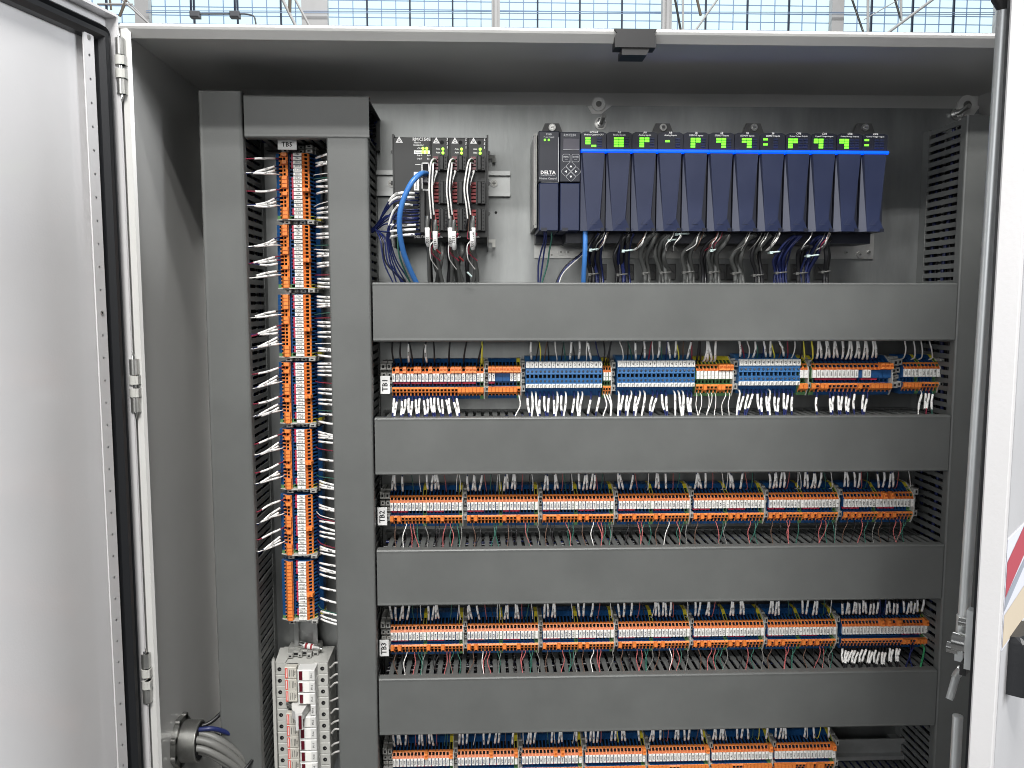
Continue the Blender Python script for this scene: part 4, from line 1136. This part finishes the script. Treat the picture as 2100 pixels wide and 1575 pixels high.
# cable looms under the rack
def loom(u0, v0, u1, u2, n, r, c, label, ymid=-.075, spread=5, sag=525, nm='cable'):
    for q in range(n):
        du = (q-(n-1)/2)*spread
        wire(pl((u0+du*.6, v0, -.088), (u0*.5+u1*.5+du*.8+R.uniform(-5, 5), (v0+sag)/2-6+R.uniform(-6, 6), -.090+R.uniform(0, .014)), (u1+du+R.uniform(-3, 3), sag+R.uniform(-4, 4), ymid+(q % 3)*.006), (u2+du*.8, 560, -.062+(q % 2)*.006), (u2+du*1.1, 597, -.064)), r*R.uniform(.9, 1.1), c if isinstance(c, str) else c[q % len(c)],
             label=label % ORD[q], group='cable looms under the navy rack', keep=True, name=nm, cat='cable')
wire(pl((1200, 468, -.098), (1200, 500, -.100), (1199, 530, -.098), (1197, 565, -.090), (1196, 598, -.080)), .0029, 'w_sky', label='thick light blue network cable hanging from the first lit navy module', keep=True, name='network_cable', cat='cable')
for q, (c, u0, u1, u2) in enumerate((('w_blue', 1116, 1104, 1104), ('w_blue', 1120, 1112, 1105), ('w_green', 1131, 1122, 1106))):
    wire(pl((u0, 474, -.09), (u0, 492, -.088), (u0*.5+u1*.5, 515, -.080), (u1, 545, -.072), (u2, 597, -.068)), .0010, c, label=f'{["outer blue", "inner blue", "green"][q]} wire hanging under the navy power supply', keep=True)
for q in range(4):
    wire(pl((1210, 500+q*3, -.06), (1186, 524+q*2, -.064), (1160-q, 545+q*4, -.066), (1142+q*2, 575, -.067), (1138+q*2, 597, -.068)), .0009, ['w_black', 'w_blue', 'w_blue', 'w_white'][q], label=f'{["black", "upper blue", "lower blue", "white"][q]} wire sweeping from behind the network cable under the power supply', keep=True)
loom(1235, 478, 1217, 1222, 8, .0025, ('w_black', 'w_blue', 'w_black'), '%s dark wire of the loom beside the blue network cable', spread=4)
loom(1290, 478, 1276, 1277, 8, .0025, ('w_black', 'w_blue', 'w_black'), '%s dark wire of the second loom under the analog modules', spread=4)
loom(1345, 478, 1320, 1326, 2, .0030, 'w_grey', '%s grey cable of the third loom slanting under the analog modules', spread=9)
loom(1372, 482, 1352, 1362, 4, .0024, 'w_grey', '%s grey cable of the fourth loom with red tipped wires', spread=7)
loom(1440, 482, 1408, 1412, 4, .0025, 'w_grey', '%s grey cable of the fifth loom sweeping from the sixth module', spread=7, sag=520)
loom(1478, 482, 1440, 1444, 2, .0022, 'w_black', '%s black cable between the fifth and sixth looms', spread=6)
loom(1490, 482, 1462, 1465, 4, .0025, 'w_grey', '%s grey cable of the sixth loom below the middle of the rack', spread=6, sag=525)
loom(1545, 482, 1511, 1515, 4, .0025, 'w_grey', '%s grey cable of the seventh loom sweeping under the rack', spread=6, sag=528)
loom(1580, 482, 1548, 1556, 3, .0024, ('w_black', 'w_grey'), '%s cable of the eighth loom before the navy wire bundle', spread=7)
loom(1636, 484, 1600, 1600, 9, .0014, 'w_blue', '%s navy wire of the large tied bundle under the output modules', spread=3.4, sag=530)
loom(1688, 484, 1668, 1650, 8, .0013, 'w_blue', '%s navy wire of the bundle leaving the second last module', spread=3.2, sag=520)
loom(1660, 505, 1642, 1642, 3, .0023, 'w_black', '%s black cable of the ninth loom behind the navy bundle', spread=6)
loom(1700, 490, 1696, 1693, 2, .0028, 'w_black', '%s black cable of the last loom near the end of the rack', spread=5)
for q in range(34):
    u = R.choice([1232, 1300, 1315, 1370, 1385, 1430, 1470, 1525, 1560, 1590, 1650, 1690])+R.uniform(-8, 8)
    wire(pl((u+8, 476, -.092), (u+3, 488, -.100), (u-6+R.uniform(-5, 5), 502, -.098), (u-14+R.uniform(-8, 12), 514, -.085)), .0006, R.choice(['w_white', 'w_red', 'w_light_grey', 'w_white', 'w_brown', 'w_light_grey']))
for q, (u, v, w_) in enumerate(((1218, 562, 18), (1277, 563, 20), (1326, 560, 12), (1366, 559, 20), (1413, 558, 22), (1465, 558, 18), (1512, 560, 16), (1556, 564, 20), (1603, 559, 22), (1645, 560, 22), (1694, 557, 16), (1219, 512, 16), (1288, 514, 20), (1380, 492, 16), (1400, 480, 26), (1590, 517, 18), (1668, 524, 22), (1463, 513, 8))):
    lo = v > 540
    Yt = -.072 if lo else -.092
    a = at(u-w_/2, v+1, Yt); b = at(u+w_/2, v-1, Yt)
    m = MB().tube(catmull([a+Vector((0, .010, 0)), a+Vector((.0005, -.001, 0)), (a+b)/2+Vector((0, -.004, 0)), b+Vector((-.0005, -.001, 0)), b+Vector((0, .010, 0))], 4), .0010, 6, 'tie_grey' if lo else 'tie_white')
    c = a+Vector((0, -.001, 0)); m.box(c.x-.0018, c.x+.0018, c.y-.0015, c.y+.0015, c.z-.0016, c.z+.0016, 'tie_grey' if lo else 'tie_white')
    obj('cable_tie', m, None, None, f"{'grey' if lo else 'white'} cable tie, {ORD[q] if lo else ORD[q-11]} along the {'lower' if lo else 'upper'} ties of the rack looms", 'cable tie', 'cable ties of the rack looms')
for q, u in enumerate((1235, 1291, 1336, 1377, 1424, 1478, 1500, 1566, 1632, 1682)):
    a = at(u-9, 541, -.006); b = at(u+9, 574, -.006)
    m = MB().bbox(a.x, b.x, -.006, -.0002, b.z, a.z, 'mount_grey', .001)
    m.prism([(a.x+.003, a.z-.003), (b.x-.003, a.z-.010), (b.x-.003, a.z-.012), (a.x+.003, a.z-.005)], 'y', -.009, -.006, 'mount_grey')
    obj('tie_mount', m, None, None, f'square grey adhesive tie mount, {ORD[q]} along under the navy rack', 'tie mount', 'adhesive tie mounts')

# ================================================================ FUSE HOLDERS
YW, YM, YH = -.058, -.070, -.078
pz_ = (at(620, 1357, YW).z-at(620, 1357+23.35*9, YW).z)/9
for i in range(10):
    z1 = at(620, 1360, YW).z-i*pz_; z0 = z1-pz_+.0003
    du = 1.0*i*.6
    xx = lambda u, Y=YW: at(u, 1360+12, Y).x+i*.00012
    opened = i == 3
    T = thing('fuse_holder', ('fuse holder with its lever swung open, ' if opened else 'closed white fuse holder, ')+f'{ORD[i]} from the top of the stack', 'fuse holder', (0, 0, 0), 'white fuse holders in the stack')
    m = MB()
    m.bbox(xx(564), xx(586), YW, -.006, z0, z1, 'fuse_grey', .0007)
    m.bbox(xx(645), xx(672), YW, -.006, z0, z1, 'fuse_grey', .0007)
    m.box(xx(585), xx(646), YW+.010 if opened else YW-.002, -.006, z0, z1, 'fuse_grey')
    obj('body', m, T)
    for u in (573, 661):
        c = (xx(u), YW, (z0+z1)/2); q = MB().tube([(c[0], YW+.001, c[2]), (c[0], YW-.0004, c[2])], .0026, 14, 'hole_shade')
        q.tube([(c[0]+.0009, YW-.0004, c[2]), (c[0]+.0009, YW-.0007, c[2])], .0006, 6, 'zinc'); obj('screw_well', q, T)
    if not opened:
        m = MB().bbox(xx(583.5, YM), xx(607.5, YM), YM, YW, z0+.0002, z1, 'fuse_beige', .0006)
        f = obj('label_block', m, T)
        q = MB()
        zc = (z0+z1)/2
        q.box(xx(584.5, YM), xx(589.5, YM), YM-.0002, YM, z0+.0008, z1-.0008, 'red_print')
        q.box(xx(586.2, YM), xx(587.6, YM), YM-.0003, YM-.0002, z0+.002, z1-.002, 'label_white')
        for u in (593, 598, 601): q.box(xx(u, YM), xx(u+.9, YM), YM-.0002, YM, z0+.003, z1-.003, 'ink')
        q.text('FUSE', (xx(604.5, YM), YM-.0002, zc), (0, 0, 1), (-1, 0, 0), .0022, 'ink')
        obj('print', q, f)
        m = MB().bbox(xx(609, YH), xx(645, YH), YH, YW, z0+.0003, z1-.0001, 'fuse_white', .0010)
        f = obj('lever', m, T)
        obj('lamp_window', MB().bbox(xx(612.5, YH), xx(619.5, YH), YH-.0004, YH+.001, z0+.0018, z1-.0016, 'fuse_red', .0003), f)
        q = MB().box(xx(621.5, YH), xx(633, YH), YH-.0003, YH, z0+.0016, z1-.0014, 'marker')
        q.text('FU-%d' % (i+1), (xx(638.5, YH), YH-.0003, zc), (0, 0, 1), (-1, 0, 0), .0032, 'ink'); obj('print', q, f)
    else:
        zc = (z0+z1)/2
        q = MB().prism([(xx(604), YW), (xx(600), -.070), (xx(606), -.084), (xx(618), -.094), (xx(630), -.092), (xx(632), -.078), (xx(636), YW-.004), (xx(630), YW)], 'z', z0+.0020, z1-.0020, 'fuse_white')
        f = obj('lever', q, T)
        q = MB().prism([(xx(617), -.0945), (xx(618), -.098), (xx(631), -.096), (xx(631), -.092)], 'z', z0-.008, z1-.001, 'fuse_white')
        q.box(xx(624), xx(630), -.0988, -.0970, z0-.006, z1-.004, 'fuse_red'); obj('lamp_window', q, f)
        q = MB().tube([(xx(588), -.058, zc), (xx(598), -.066, zc+.001)], .0028, 10, 'zinc'); obj('clip', q, T)
        q = MB().bbox(xx(634, YH), xx(645, YH), YH, YW, z0+.0003, z1-.0001, 'fuse_white', .0010)
        q.text('FU-4', (xx(639, YH), YH-.0003, zc), (0, 0, 1), (-1, 0, 0), .0032, 'ink'); obj('side_block', q, T)
# sloping roof of the first holder, bracket, side cover strip and spare fuse
zt0 = at(620, 1360, YW).z
m = MB()
m.prism([(at(564, 1360, YW).x, YW), (at(585, 1360, YW).x, YW), (at(600, 1340, -.02).x, -.012), (at(572, 1340, -.02).x, -.012)], 'z', zt0+.0001, zt0+.0014, 'fuse_grey')
m.prism([(at(645, 1360, YW).x, YW), (at(672, 1360, YW).x, YW), (at(668, 1340, -.02).x, -.012), (at(640, 1340, -.02).x, -.012)], 'z', zt0+.0001, zt0+.0014, 'fuse_grey')
obj('end_cover', m, None, None, 'sloped grey end cover on top of the fuse holder stack', 'end cover')
m = MB()
for q, (u0, u1, d, h) in enumerate(((592, 655, .032, .008), (596, 606, .046, .006), (604, 618, .040, .007), (616, 624, .044, .006), (622, 634, .038, .007), (634, 644, .046, .006), (645, 656, .040, .006))):
    a = at(u0, 1350, -.03); b = at(u1, 1350, -.03)
    m.bbox(a.x, b.x, -d, -.008, zt0+.0015, zt0+.0015+h, 'term_grey', .0006)
    if q: m.box(a.x+.0016, b.x-.0016, -d-.0002, -d+.001, zt0+.003, zt0-.001+h, 'hole_shade')
obj('end_bracket', m, None, None, 'grey end bracket clipped on the rail above the fuse holders', 'bracket')
m = MB(); a = at(557, 1357, -.066)
m.box(a.x, a.x+.0035, -.066, -.062, ZB+.25, a.z, 'fuse_grey'); m.prism([(a.x, a.z), (a.x+.0018, a.z+.005), (a.x+.0035, a.z)], 'y', -.066, -.062, 'fuse_grey')
obj('cover_strip', m, None, None, 'thin upright grey strip beside the fuse holder stack', 'strip')
fz = at(636, 1326, -.030)
A_, B_ = Vector((at(613, 1320, -.030).x, -.030, at(613, 1321, -.030).z)), Vector((at(659, 1329, -.036).x, -.036, at(659, 1330, -.036).z))
T = thing('spare_fuse', 'small cartridge fuse with red band lying on the bracket above the fuse holders', 'fuse', (0, 0, 0))
L_ = lambda t_: A_.lerp(B_, t_)
obj('barrel', MB().tube([L_(.22), L_(.72)], .0036, 16, 'label_white'), T)
obj('colour_band', MB().tube([L_(.30), L_(.62)], .0037, 16, 'red_fuse_band').tube([L_(.40), L_(.54)], .0038, 16, 'label_white'), T)
obj('end_cap', MB().tube([L_(0), L_(.26)], .0040, 16, 'chrome'), T); obj('end_cap', MB().tube([L_(.66), L_(.93)], .0040, 16, 'zinc').tube([L_(.93), L_(1.04)], .0020, 10, 'chrome'), T)
for i in range(9):
    v = 1362+23.4*i+R.uniform(-5, 5)
    wire(pl((672, v+6, -.040), (680, v+2, -.048), (687, v-2+R.uniform(-4, 1), -.056), (697, v-6, -.064)), .0013, 'w_white', label=f'white wire from the side of the fuse stack, {ORD[i]} down', group='white wires of the fuse stack', keep=True)

# ================================================================ CABLES THROUGH THE SIDE WALL
yG = -.110
g0 = at(352, 1520, yG); zg = g0.z
m = MB()
XW = XL+.0002
fit = thing('cable_fitting', 'threaded silver metal conduit fitting in the hinge side wall', 'fitting', (XW, yG, zg))
m.tube([(0, 0, 0), (.006, 0, 0)], .0295, 24, 'gland')
for q in range(8):
    an = q*PI/4+.3
    m.tube([(.001, .0285*math.cos(an), .0285*math.sin(an)), (.006, .0285*math.cos(an), .0285*math.sin(an))], .0045, 8, 'gland')
obj('lock_nut', m, fit)
m = MB(); pts = []; rs = []
for q in range(21): pts.append((.006+q*.0010, 0, 0)); rs.append(.0245 if q % 2 else .0232)
m.tube(pts, rs, 24, 'gland'); m.tube([(.0261, 0, 0), (.0262, 0, 0)], .0215, 24, 'hole_shade')
obj('thread', m, fit)
ends = [(-.012, .008), (-.002, .011), (.008, .006), (-.013, -.003), (-.002, 0), (.009, -.005), (-.007, -.011), (.004, -.012)]
for q, (dy, dz) in enumerate(ends):
    c = 'w_light_grey'
    s = at(384, 1520, yG)
    P = [Vector((XW+.004, yG+dy, zg+dz)), Vector((XW+.030, yG+dy, zg+dz*.9)), Vector((XW+.052, yG+dy*.8, zg+dz-.012)), Vector((XW+.072, yG+.01+dy*.7, zg+dz*.9-.038)), Vector((XW+.086, yG+.02+dy*.7, zg+dz-.075)), Vector((XW+.094, yG+.03+dy*.6, zg-.13+dz))]
    wire(P, .0044, c, label=f'light grey jacketed cable, {ORD[q]} of the fat bundle in the conduit fitting', group='fat grey cable bundle', keep=True, name='cable', cat='cable')
wire([Vector((XW+.01, yG-.004, zg+.014)), Vector((XW+.034, yG-.004, zg+.017)), Vector((XW+.046, yG, zg+.014)), Vector((XW+.060, yG+.01, zg+.002))], .0028, 'w_blue', label='dark blue cable on top of the fat grey bundle', keep=True, name='cable', cat='cable')
wire([Vector((XW+.01, yG+.006, zg+.014)), Vector((XW+.035, yG+.012, zg+.017)), Vector((XW+.055, yG+.04, zg+.034)), Vector((XW+.068, yG+.07, zg+.056)), Vector((XW+.074, yG+.10, zg+.066))], .0024, 'w_black', label='single black cable curving up from the conduit fitting behind the outer duct', keep=True, name='cable', cat='cable')
c0 = Vector((XW+.074, yG+.012, zg-.040))
m = MB().tube([c0+Vector((math.cos(a)*.019*.62+math.cos(a)*0, math.sin(a)*.020*.9, math.cos(a)*.019*.55)) for a in [2*PI*i/20 for i in range(21)]], .0020, 6, 'black')
obj('cable_tie', m, None, None, 'black cable tie round the fat grey cable bundle', 'cable tie')

# ================================================================ BUILD THE WIRES
def build_wire(w, mb, mbs):
    pts = catmull(w['pts'], 5)
    mb.tube(pts, w['r'], 7 if w['r'] < .002 else 12, w['m'])
    if w['sl']:
        a, b = w['sl']
        acc = [0]
        for p, q in zip(pts[:-1], pts[1:]): acc.append(acc[-1]+(q-p).length)
        L = acc[-1]
        def atl(s):
            s *= L
            for i in range(len(acc)-1):
                if acc[i+1] >= s: return pts[i].lerp(pts[i+1], (s-acc[i])/max(acc[i+1]-acc[i], 1e-9))
            return pts[-1]
        n = 5
        sp = [atl(a+(b-a)*i/n) for i in range(n+1)]
        r = w['sr'] or (.00146 if w['r'] > .00085 else .0014)
        mbs.tube([sp[0].lerp(sp[1], -.02)]+sp, [r*.82]+[r]*n+[r*.85], 8, 'sleeve')
        if w['tx']:
            k = R.uniform(.35, .6)
            c = atl(a+(b-a)*k); tdir = (atl(a+(b-a)*(k+.15))-atl(a+(b-a)*(k-.15))).normalized()
            view = Vector((0, -1, 0)); nrm = (view-tdir*view.dot(tdir)).normalized()
            if abs(tdir.z) > abs(tdir.x):
                if tdir.z < 0: tdir = -tdir
            elif tdir.x < 0: tdir = -tdir
            up = nrm.cross(tdir)
            if abs(tdir.z) <= abs(tdir.x) and up.z < 0: up = -up
            if abs(tdir.z) > abs(tdir.x): up = tdir.cross(-nrm) if (tdir.cross(-nrm)).x < 0 else -tdir.cross(-nrm)
            mbs.text(w['tx'][:4] if len(w['tx']) > 5 else w['tx'], c+nrm*(r+.00012), tdir, up, .0028 if not w['sr'] else w['sr']*1.5, 'ink')
def proj_len(w):
    s = 0
    P = w['pts']
    for a, b in zip(P[:-1], P[1:]): s += (b-a).length
    return s*(w['r']+(.0009 if w['sl'] else 0))
for w in WIRES: w['pts'] = [Vector(p) for p in w['pts']]
cand = sorted([w for w in WIRES if w['label']], key=lambda w: (not w['keep'], -proj_len(w)))
single = cand[:300]; ids = {id(w) for w in single}
for w in single:
    a, b = MB(), MB()
    build_wire(w, a, b)
    o = obj(w['name'], a, None, None, w['label'], w['cat'], w['group'])
    if b.v: obj('sleeve', b, o)
rest = MB()
for w in WIRES:
    if id(w) not in ids: build_wire(w, rest, rest)
obj('remaining_wires', rest, None, None, 'many thinner short wires on the lower terminal rows', 'wire', kind='stuff')

# ================================================================ HALL BEHIND: WINDOW WALL AND STEELWORK
YW_ = 9.0
def W2(u, v, Y=YW_): return at(u, v, Y)
win = thing('factory_window', 'bright gridded factory window wall above the cabinet', 'window', (0, 0, 0))
uo = 310-8*29.0
pw = W2(1029, 20).x-W2(1000, 20).x; ph = W2(1000, 20).z-W2(1000, 37.4).z
x_start = W2(130, 20).x; z_top = W2(1100, -12).z
pane = MB().box(.006, pw-.006, 0, .01, .006, ph-.006, 'window_glass').mesh('pane')
for i in range(67):
    for j in range(4):
        if len([1]) and i*4+j < 268: obj('pane', pane, win, (x_start+i*pw, YW_, z_top-(j+1)*ph))
m = MB()
for i in range(68):
    dark = i % 3 == 0
    x = x_start+i*pw; h_ = .009 if dark else .004
    m.box(x-h_, x+h_, YW_-.03 if dark else YW_-.01, YW_+.02, z_top-4*ph, z_top, 'mullion_dark' if dark else 'mullion')
for j in range(5):
    z = z_top-j*ph
    m.box(x_start, x_start+67*pw, YW_-.006, YW_+.02, z-.004, z+.004, 'mullion')
obj('glazing_bars', m, win)
m = MB()
for v in (22, 25.5):
    a, b = W2(300, v, 8.8), W2(2040, v+4, 8.8)
    m.tube([a, b], .0045, 6, 'mullion')
obj('guy_wire', m, None, None, 'pair of thin horizontal cables strung in front of the window', 'cable')
m = MB().box(x_start-.5, x_start+68*pw, YW_+.3, YW_+.4, 0, z_top+3, 'white_steel')
obj('hall_wall', m, None, None, kind='structure')
posts = [(280, 308, 8.9), (620, 673, 8.9), (1008, 1025, 8.5), (1357, 1376, 8.7), (1703, 1727, 8.9), (2040, 2052, 8.9)]
for q, (a, b, Y) in enumerate(posts):
    A, B = W2(a, 30, Y), W2(b, 30, Y)
    m = MB().box(A.x, B.x, Y-.05, Y+.04, 2.2, 5.2, 'white_steel')
    if b-a < 22: m.box(A.x+(B.x-A.x)*.35, A.x+(B.x-A.x)*.65, Y-.09, Y-.05, 2.2, 5.2, 'white_steel')
    obj('steel_column', m, None, None, f'pale steel column in front of the windows, {ORD[q]} counted from the hinge side', 'column', 'steel columns at the windows')
st = [((575, -10), (603, 46), 'white_steel', 5), ((603, -6), (632, 48), 'white_steel', 4), ((595, -10), (594, 26), 'brown_steel', 5), ((1383, -8), (1396, 62), 'steel_dark', 3.5), ((1400, -8), (1401, 62), 'white_steel', 3.5), ((1428, -8), (1437, 32), 'brown_steel', 4), ((1476, -8), (1428, 60), 'white_steel', 3.5),
      ((1745, -8), (1769, 62), 'steel_dark', 3), ((1780, -8), (1780, 62), 'white_steel', 4), ((1833, -8), (1848, 42), 'steel_dark', 3), ((1848, -8), (1848, 42), 'white_steel', 3.5), ((1925, -10), (1828, 62), 'white_steel', 4.5), ((1831, 6), (1772, 40), 'white_steel', 1.6),
      ((240, -10), (305, 48), 'white_steel', 3.2), ((255, -5), (300, 42), 'white_steel', 2.4), ((200, 8), (272, 9), 'white_steel', 3), ((262, -8), (245, 34), 'brown_steel', 4), ((225, -6), (228, 20), 'brown_steel', 3)]
for q, (a, b, c, r) in enumerate(st):
    A, B = W2(a[0], a[1], 7.5), W2(b[0], b[1], 7.5)
    if abs(B.z-A.z) > .05:
        d = (A-B)/(A.z-B.z); A = B+d*(A.z-B.z+.4) if b[1] > a[1] else A; B = B-d*.4 if b[1] > 45 else B
    m = MB().tube([A, B], r/175*.6, 6, c)
    obj('truss_member', m, None, None, f"{'slanting' if abs(a[0]-b[0]) > 8 else 'upright'} {'dark' if c != 'white_steel' else 'pale'} truss bar, {ORD[q]} of the steelwork seen over the cabinet", 'truss', 'roof truss bars')
for q, (u0, u1) in enumerate(((391, 410), (472.5, 491.5))):
    A, B = W2(u0, 37, 7.4), W2(u1, 24, 7.4)
    T = thing('conduit_box', f"{'first' if q == 0 else 'second'} small grey box hanging on a rod in front of the window", 'junction box', (0, 0, 0), 'hanging grey boxes')  # plain box on the conduit run
    obj('box', MB().bbox(A.x, B.x, 7.36, 7.44, A.z, B.z, 'hall_grey', .01), T)
    uc = (u0+u1)/2 if q else u0+1
    obj('rod', MB().tube([W2(uc, 24, 7.4), W2(uc, 24, 7.4)+Vector((0, 0, 1.2))], .011, 6, 'mullion_dark'), T)
wire_m = MB().tube(catmull([W2(410, 28.5, 7.4), W2(472, 28.5, 7.4)], 3), .008, 6, 'hall_grey')
wire_m.tube(catmull([W2(491, 28.5, 7.4), W2(505, 29, 7.4), W2(520, 33, 7.4), W2(524, 44, 7.4), W2(526, 60, 7.4)], 4), .008, 6, 'hall_grey')
obj('conduit', wire_m, None, None, 'thin grey conduit joining the hanging grey boxes', 'conduit')
# floor of the hall
obj('hall_floor', MB().box(-12, 12, -8, 12, -1.62, -1.6, 'hall_floor'), None, None, kind='structure')
bpy.context.view_layer.update()
print('objects', len(scene.objects), 'wires', len(WIRES), 'tris', sum(len(me.polygons)*me.users for me in bpy.data.meshes))
